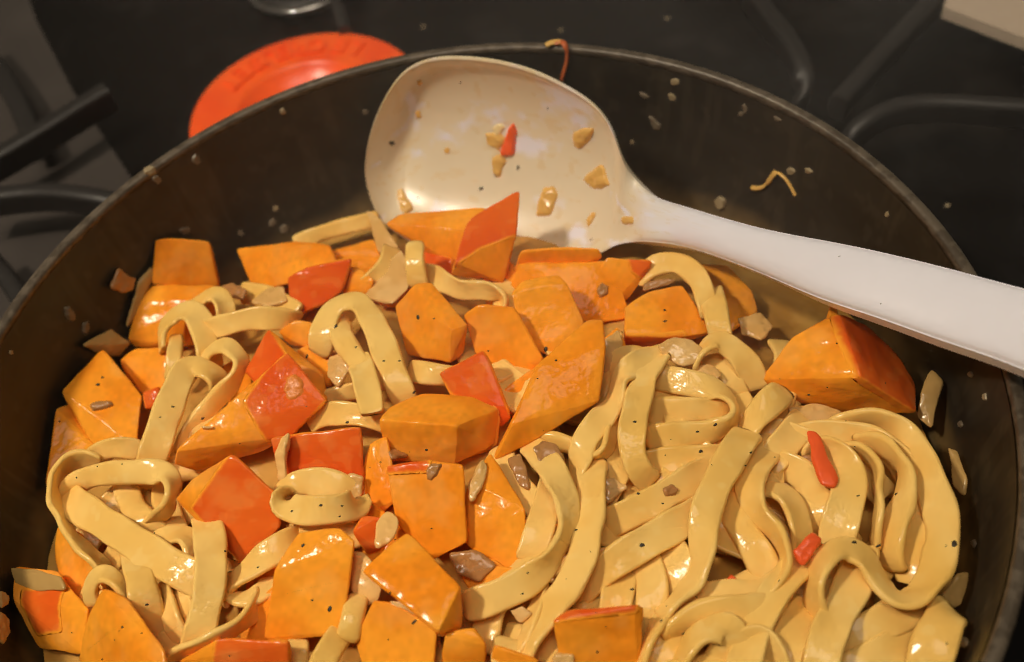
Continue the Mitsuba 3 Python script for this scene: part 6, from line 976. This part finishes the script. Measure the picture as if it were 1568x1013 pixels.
rng = np.random.default_rng(21)
for k in range(210):  # the noodles that lie beneath, seen only in the gaps
    a, r = rng.uniform(0, 2 * np.pi), 0.118 * math.sqrt(rng.uniform(0, 1))
    c, h = np.array([r * math.cos(a), r * math.sin(a)]), rng.uniform(0, np.pi)
    if c[1] > 0.06 or (c[0] > 0.03 and c[1] > 0.0) or (c[0] < -0.06 and c[1] > 0.03):
        continue
    bend, s = rng.uniform(-35, 35), np.linspace(-0.026, 0.026, 6)
    ang = h + s * bend
    xy = c + np.stack([np.cumsum(np.cos(ang)) * 0.0104, np.cumsum(np.sin(ang)) * 0.0104], -1) - 0.03 * np.array([math.cos(h), math.sin(h)])
    if np.hypot(*xy.T).max() > 0.128:
        continue
    lift = rng.uniform(0.0, (0.0045 if c[0] > 0 else 0.003) + (0.007 if c[1] < -0.085 else 0.0)) + np.array([-0.003, 0, 0.001, 0.001, 0, -0.003])
    side = np.stack([-np.sin(ang), np.cos(ang), rng.uniform(-0.5, 0.5) * np.ones(6)], -1)
    if -0.075 < c[0] < 0.012 and c[1] > -0.075 or c[0] < -0.02 and k % 2:
        continue
    key = numbered("noodle")
    put(key, ribbon(np.hstack([xy, (mound(xy[:, 0], xy[:, 1]) + lift)[:, None], side]), 0.0098, seed=200 + k), "noodle")
    tag(key, "noodle mostly buried under the other noodles and pumpkin", "noodle", "buried noodles")

# ---------------------------------------------------------------- onion, pepper, crumbs, herbs
CATEGORY = {"pumpkin_shred": "pumpkin", "onion": "onion", "sauce_patch": "sauce", "pepper_strip": "pepper", "crumb": "crumb"}
for k, (kind, material, label, pts) in enumerate(MORSELS):
    key = numbered({"onion": "onion_piece"}.get(kind, kind))
    p = mm(pts)
    size = np.ptp(p, axis=0).max()
    put(key, hull_body(p, radius=min(0.0006, size / 12), fine=max(0.0004, size / 22), rough=min(0.0009, size / 11), seed=300 + k, soften=4, scale=max(0.0014, size / 3)), material)
    tag(key, label, CATEGORY[kind])

for kind, material, label, pts, r in STRANDS:
    key = numbered({"onion": "onion_piece"}.get(kind, kind))
    put(key, strand(mm(pts), r / 1000, flat=0.6), material)
    tag(key, label, CATEGORY[kind])

for pts, r in SHREDS:
    key = numbered("onion_shred")
    put(key, strand(mm(pts), r / 1000, 6, 0.6), "amber_onion" if r > 0.5 else "onion")
    tag(key, "tiny thin onion shred stuck to the food", "onion", "tiny onion shreds")

for x, y, z_ in CRUMBS:
    put(numbered("crumb"), blob(mm((x, y, z_)), (0, 0, 1), (0.0022, 0.0018, 0.0012), 0.4, int(x) % 17), "crumb")
for key in [k for k in scene if k.startswith("crumb_") or k == "crumb"]:
    if key not in labels:
        tag(key, "tiny pale crumb lying on the black stove top", "crumb", "crumbs on the stove top")

rng = np.random.default_rng(31)
parts = []
for x, y, z_, a, b, c, s, turn in FLECKS:
    parts.append(blob(mm((x, y, z_)), (a, b, c), (s / 1000, s * rng.uniform(0.45, 0.75) / 1000, 0.0004), turn + 0.3, int(abs(x * 7)) % 50, 1))
put("herb_flecks", trimesh.util.concatenate(parts), "herb")
tag("herb_flecks", "tiny dark herb and pepper flecks sprinkled over the food", "herbs", kind="stuff")

# ---------------------------------------------------------------- steam rising off the pan
lo, hi, cells = np.array([-0.17, -0.05, 0.050]), np.array([0.24, 0.26, 0.215]), (40, 32, 20)
gx, gy, gz = np.meshgrid(*[(np.arange(c) + 0.5) / c for c in cells], indexing="ij")
q = np.stack([gx * 5.0, gy * 4.0, gz * 1.6 + gx], -1)
wisps = np.clip((meshkit.fbm(q + 0.8 * meshkit.fbm(q * 0.7, 2, 5)[..., None], 4, 3) - 0.38) / 0.3, 0, 1)
fade = np.clip(np.minimum(np.minimum(gx, 1 - gx), np.minimum(gy, 1 - gy)) / 0.22, 0, 1) * np.clip((1 - gz) / 0.5, 0, 1) * np.clip(gz / 0.15, 0, 1)
density = (0.15 + wisps) * fade * (0.04 + 0.96 * gx**1.5)
scene["steam_air"] = {
    "type": "heterogeneous", "albedo": {"type": "constvolume", "value": 0.97}, "scale": 1.05,
    "sigma_t": {"type": "gridvolume", "grid": mi.VolumeGrid(np.ascontiguousarray(density.transpose(2, 1, 0)[..., None], np.float32)), "to_world": T().translate(lo.tolist()) @ T().scale((hi - lo).tolist())},
}
scene["steam"] = {"type": "cube", "to_world": T().translate(((lo + hi) / 2).tolist()) @ T().scale(((hi - lo) / 2).tolist()), "bsdf": {"type": "null"}, "interior": {"type": "ref", "id": "steam_air"}}
tag("steam", "thin wisps of steam rising over the right half of the pan", "steam", kind="stuff")
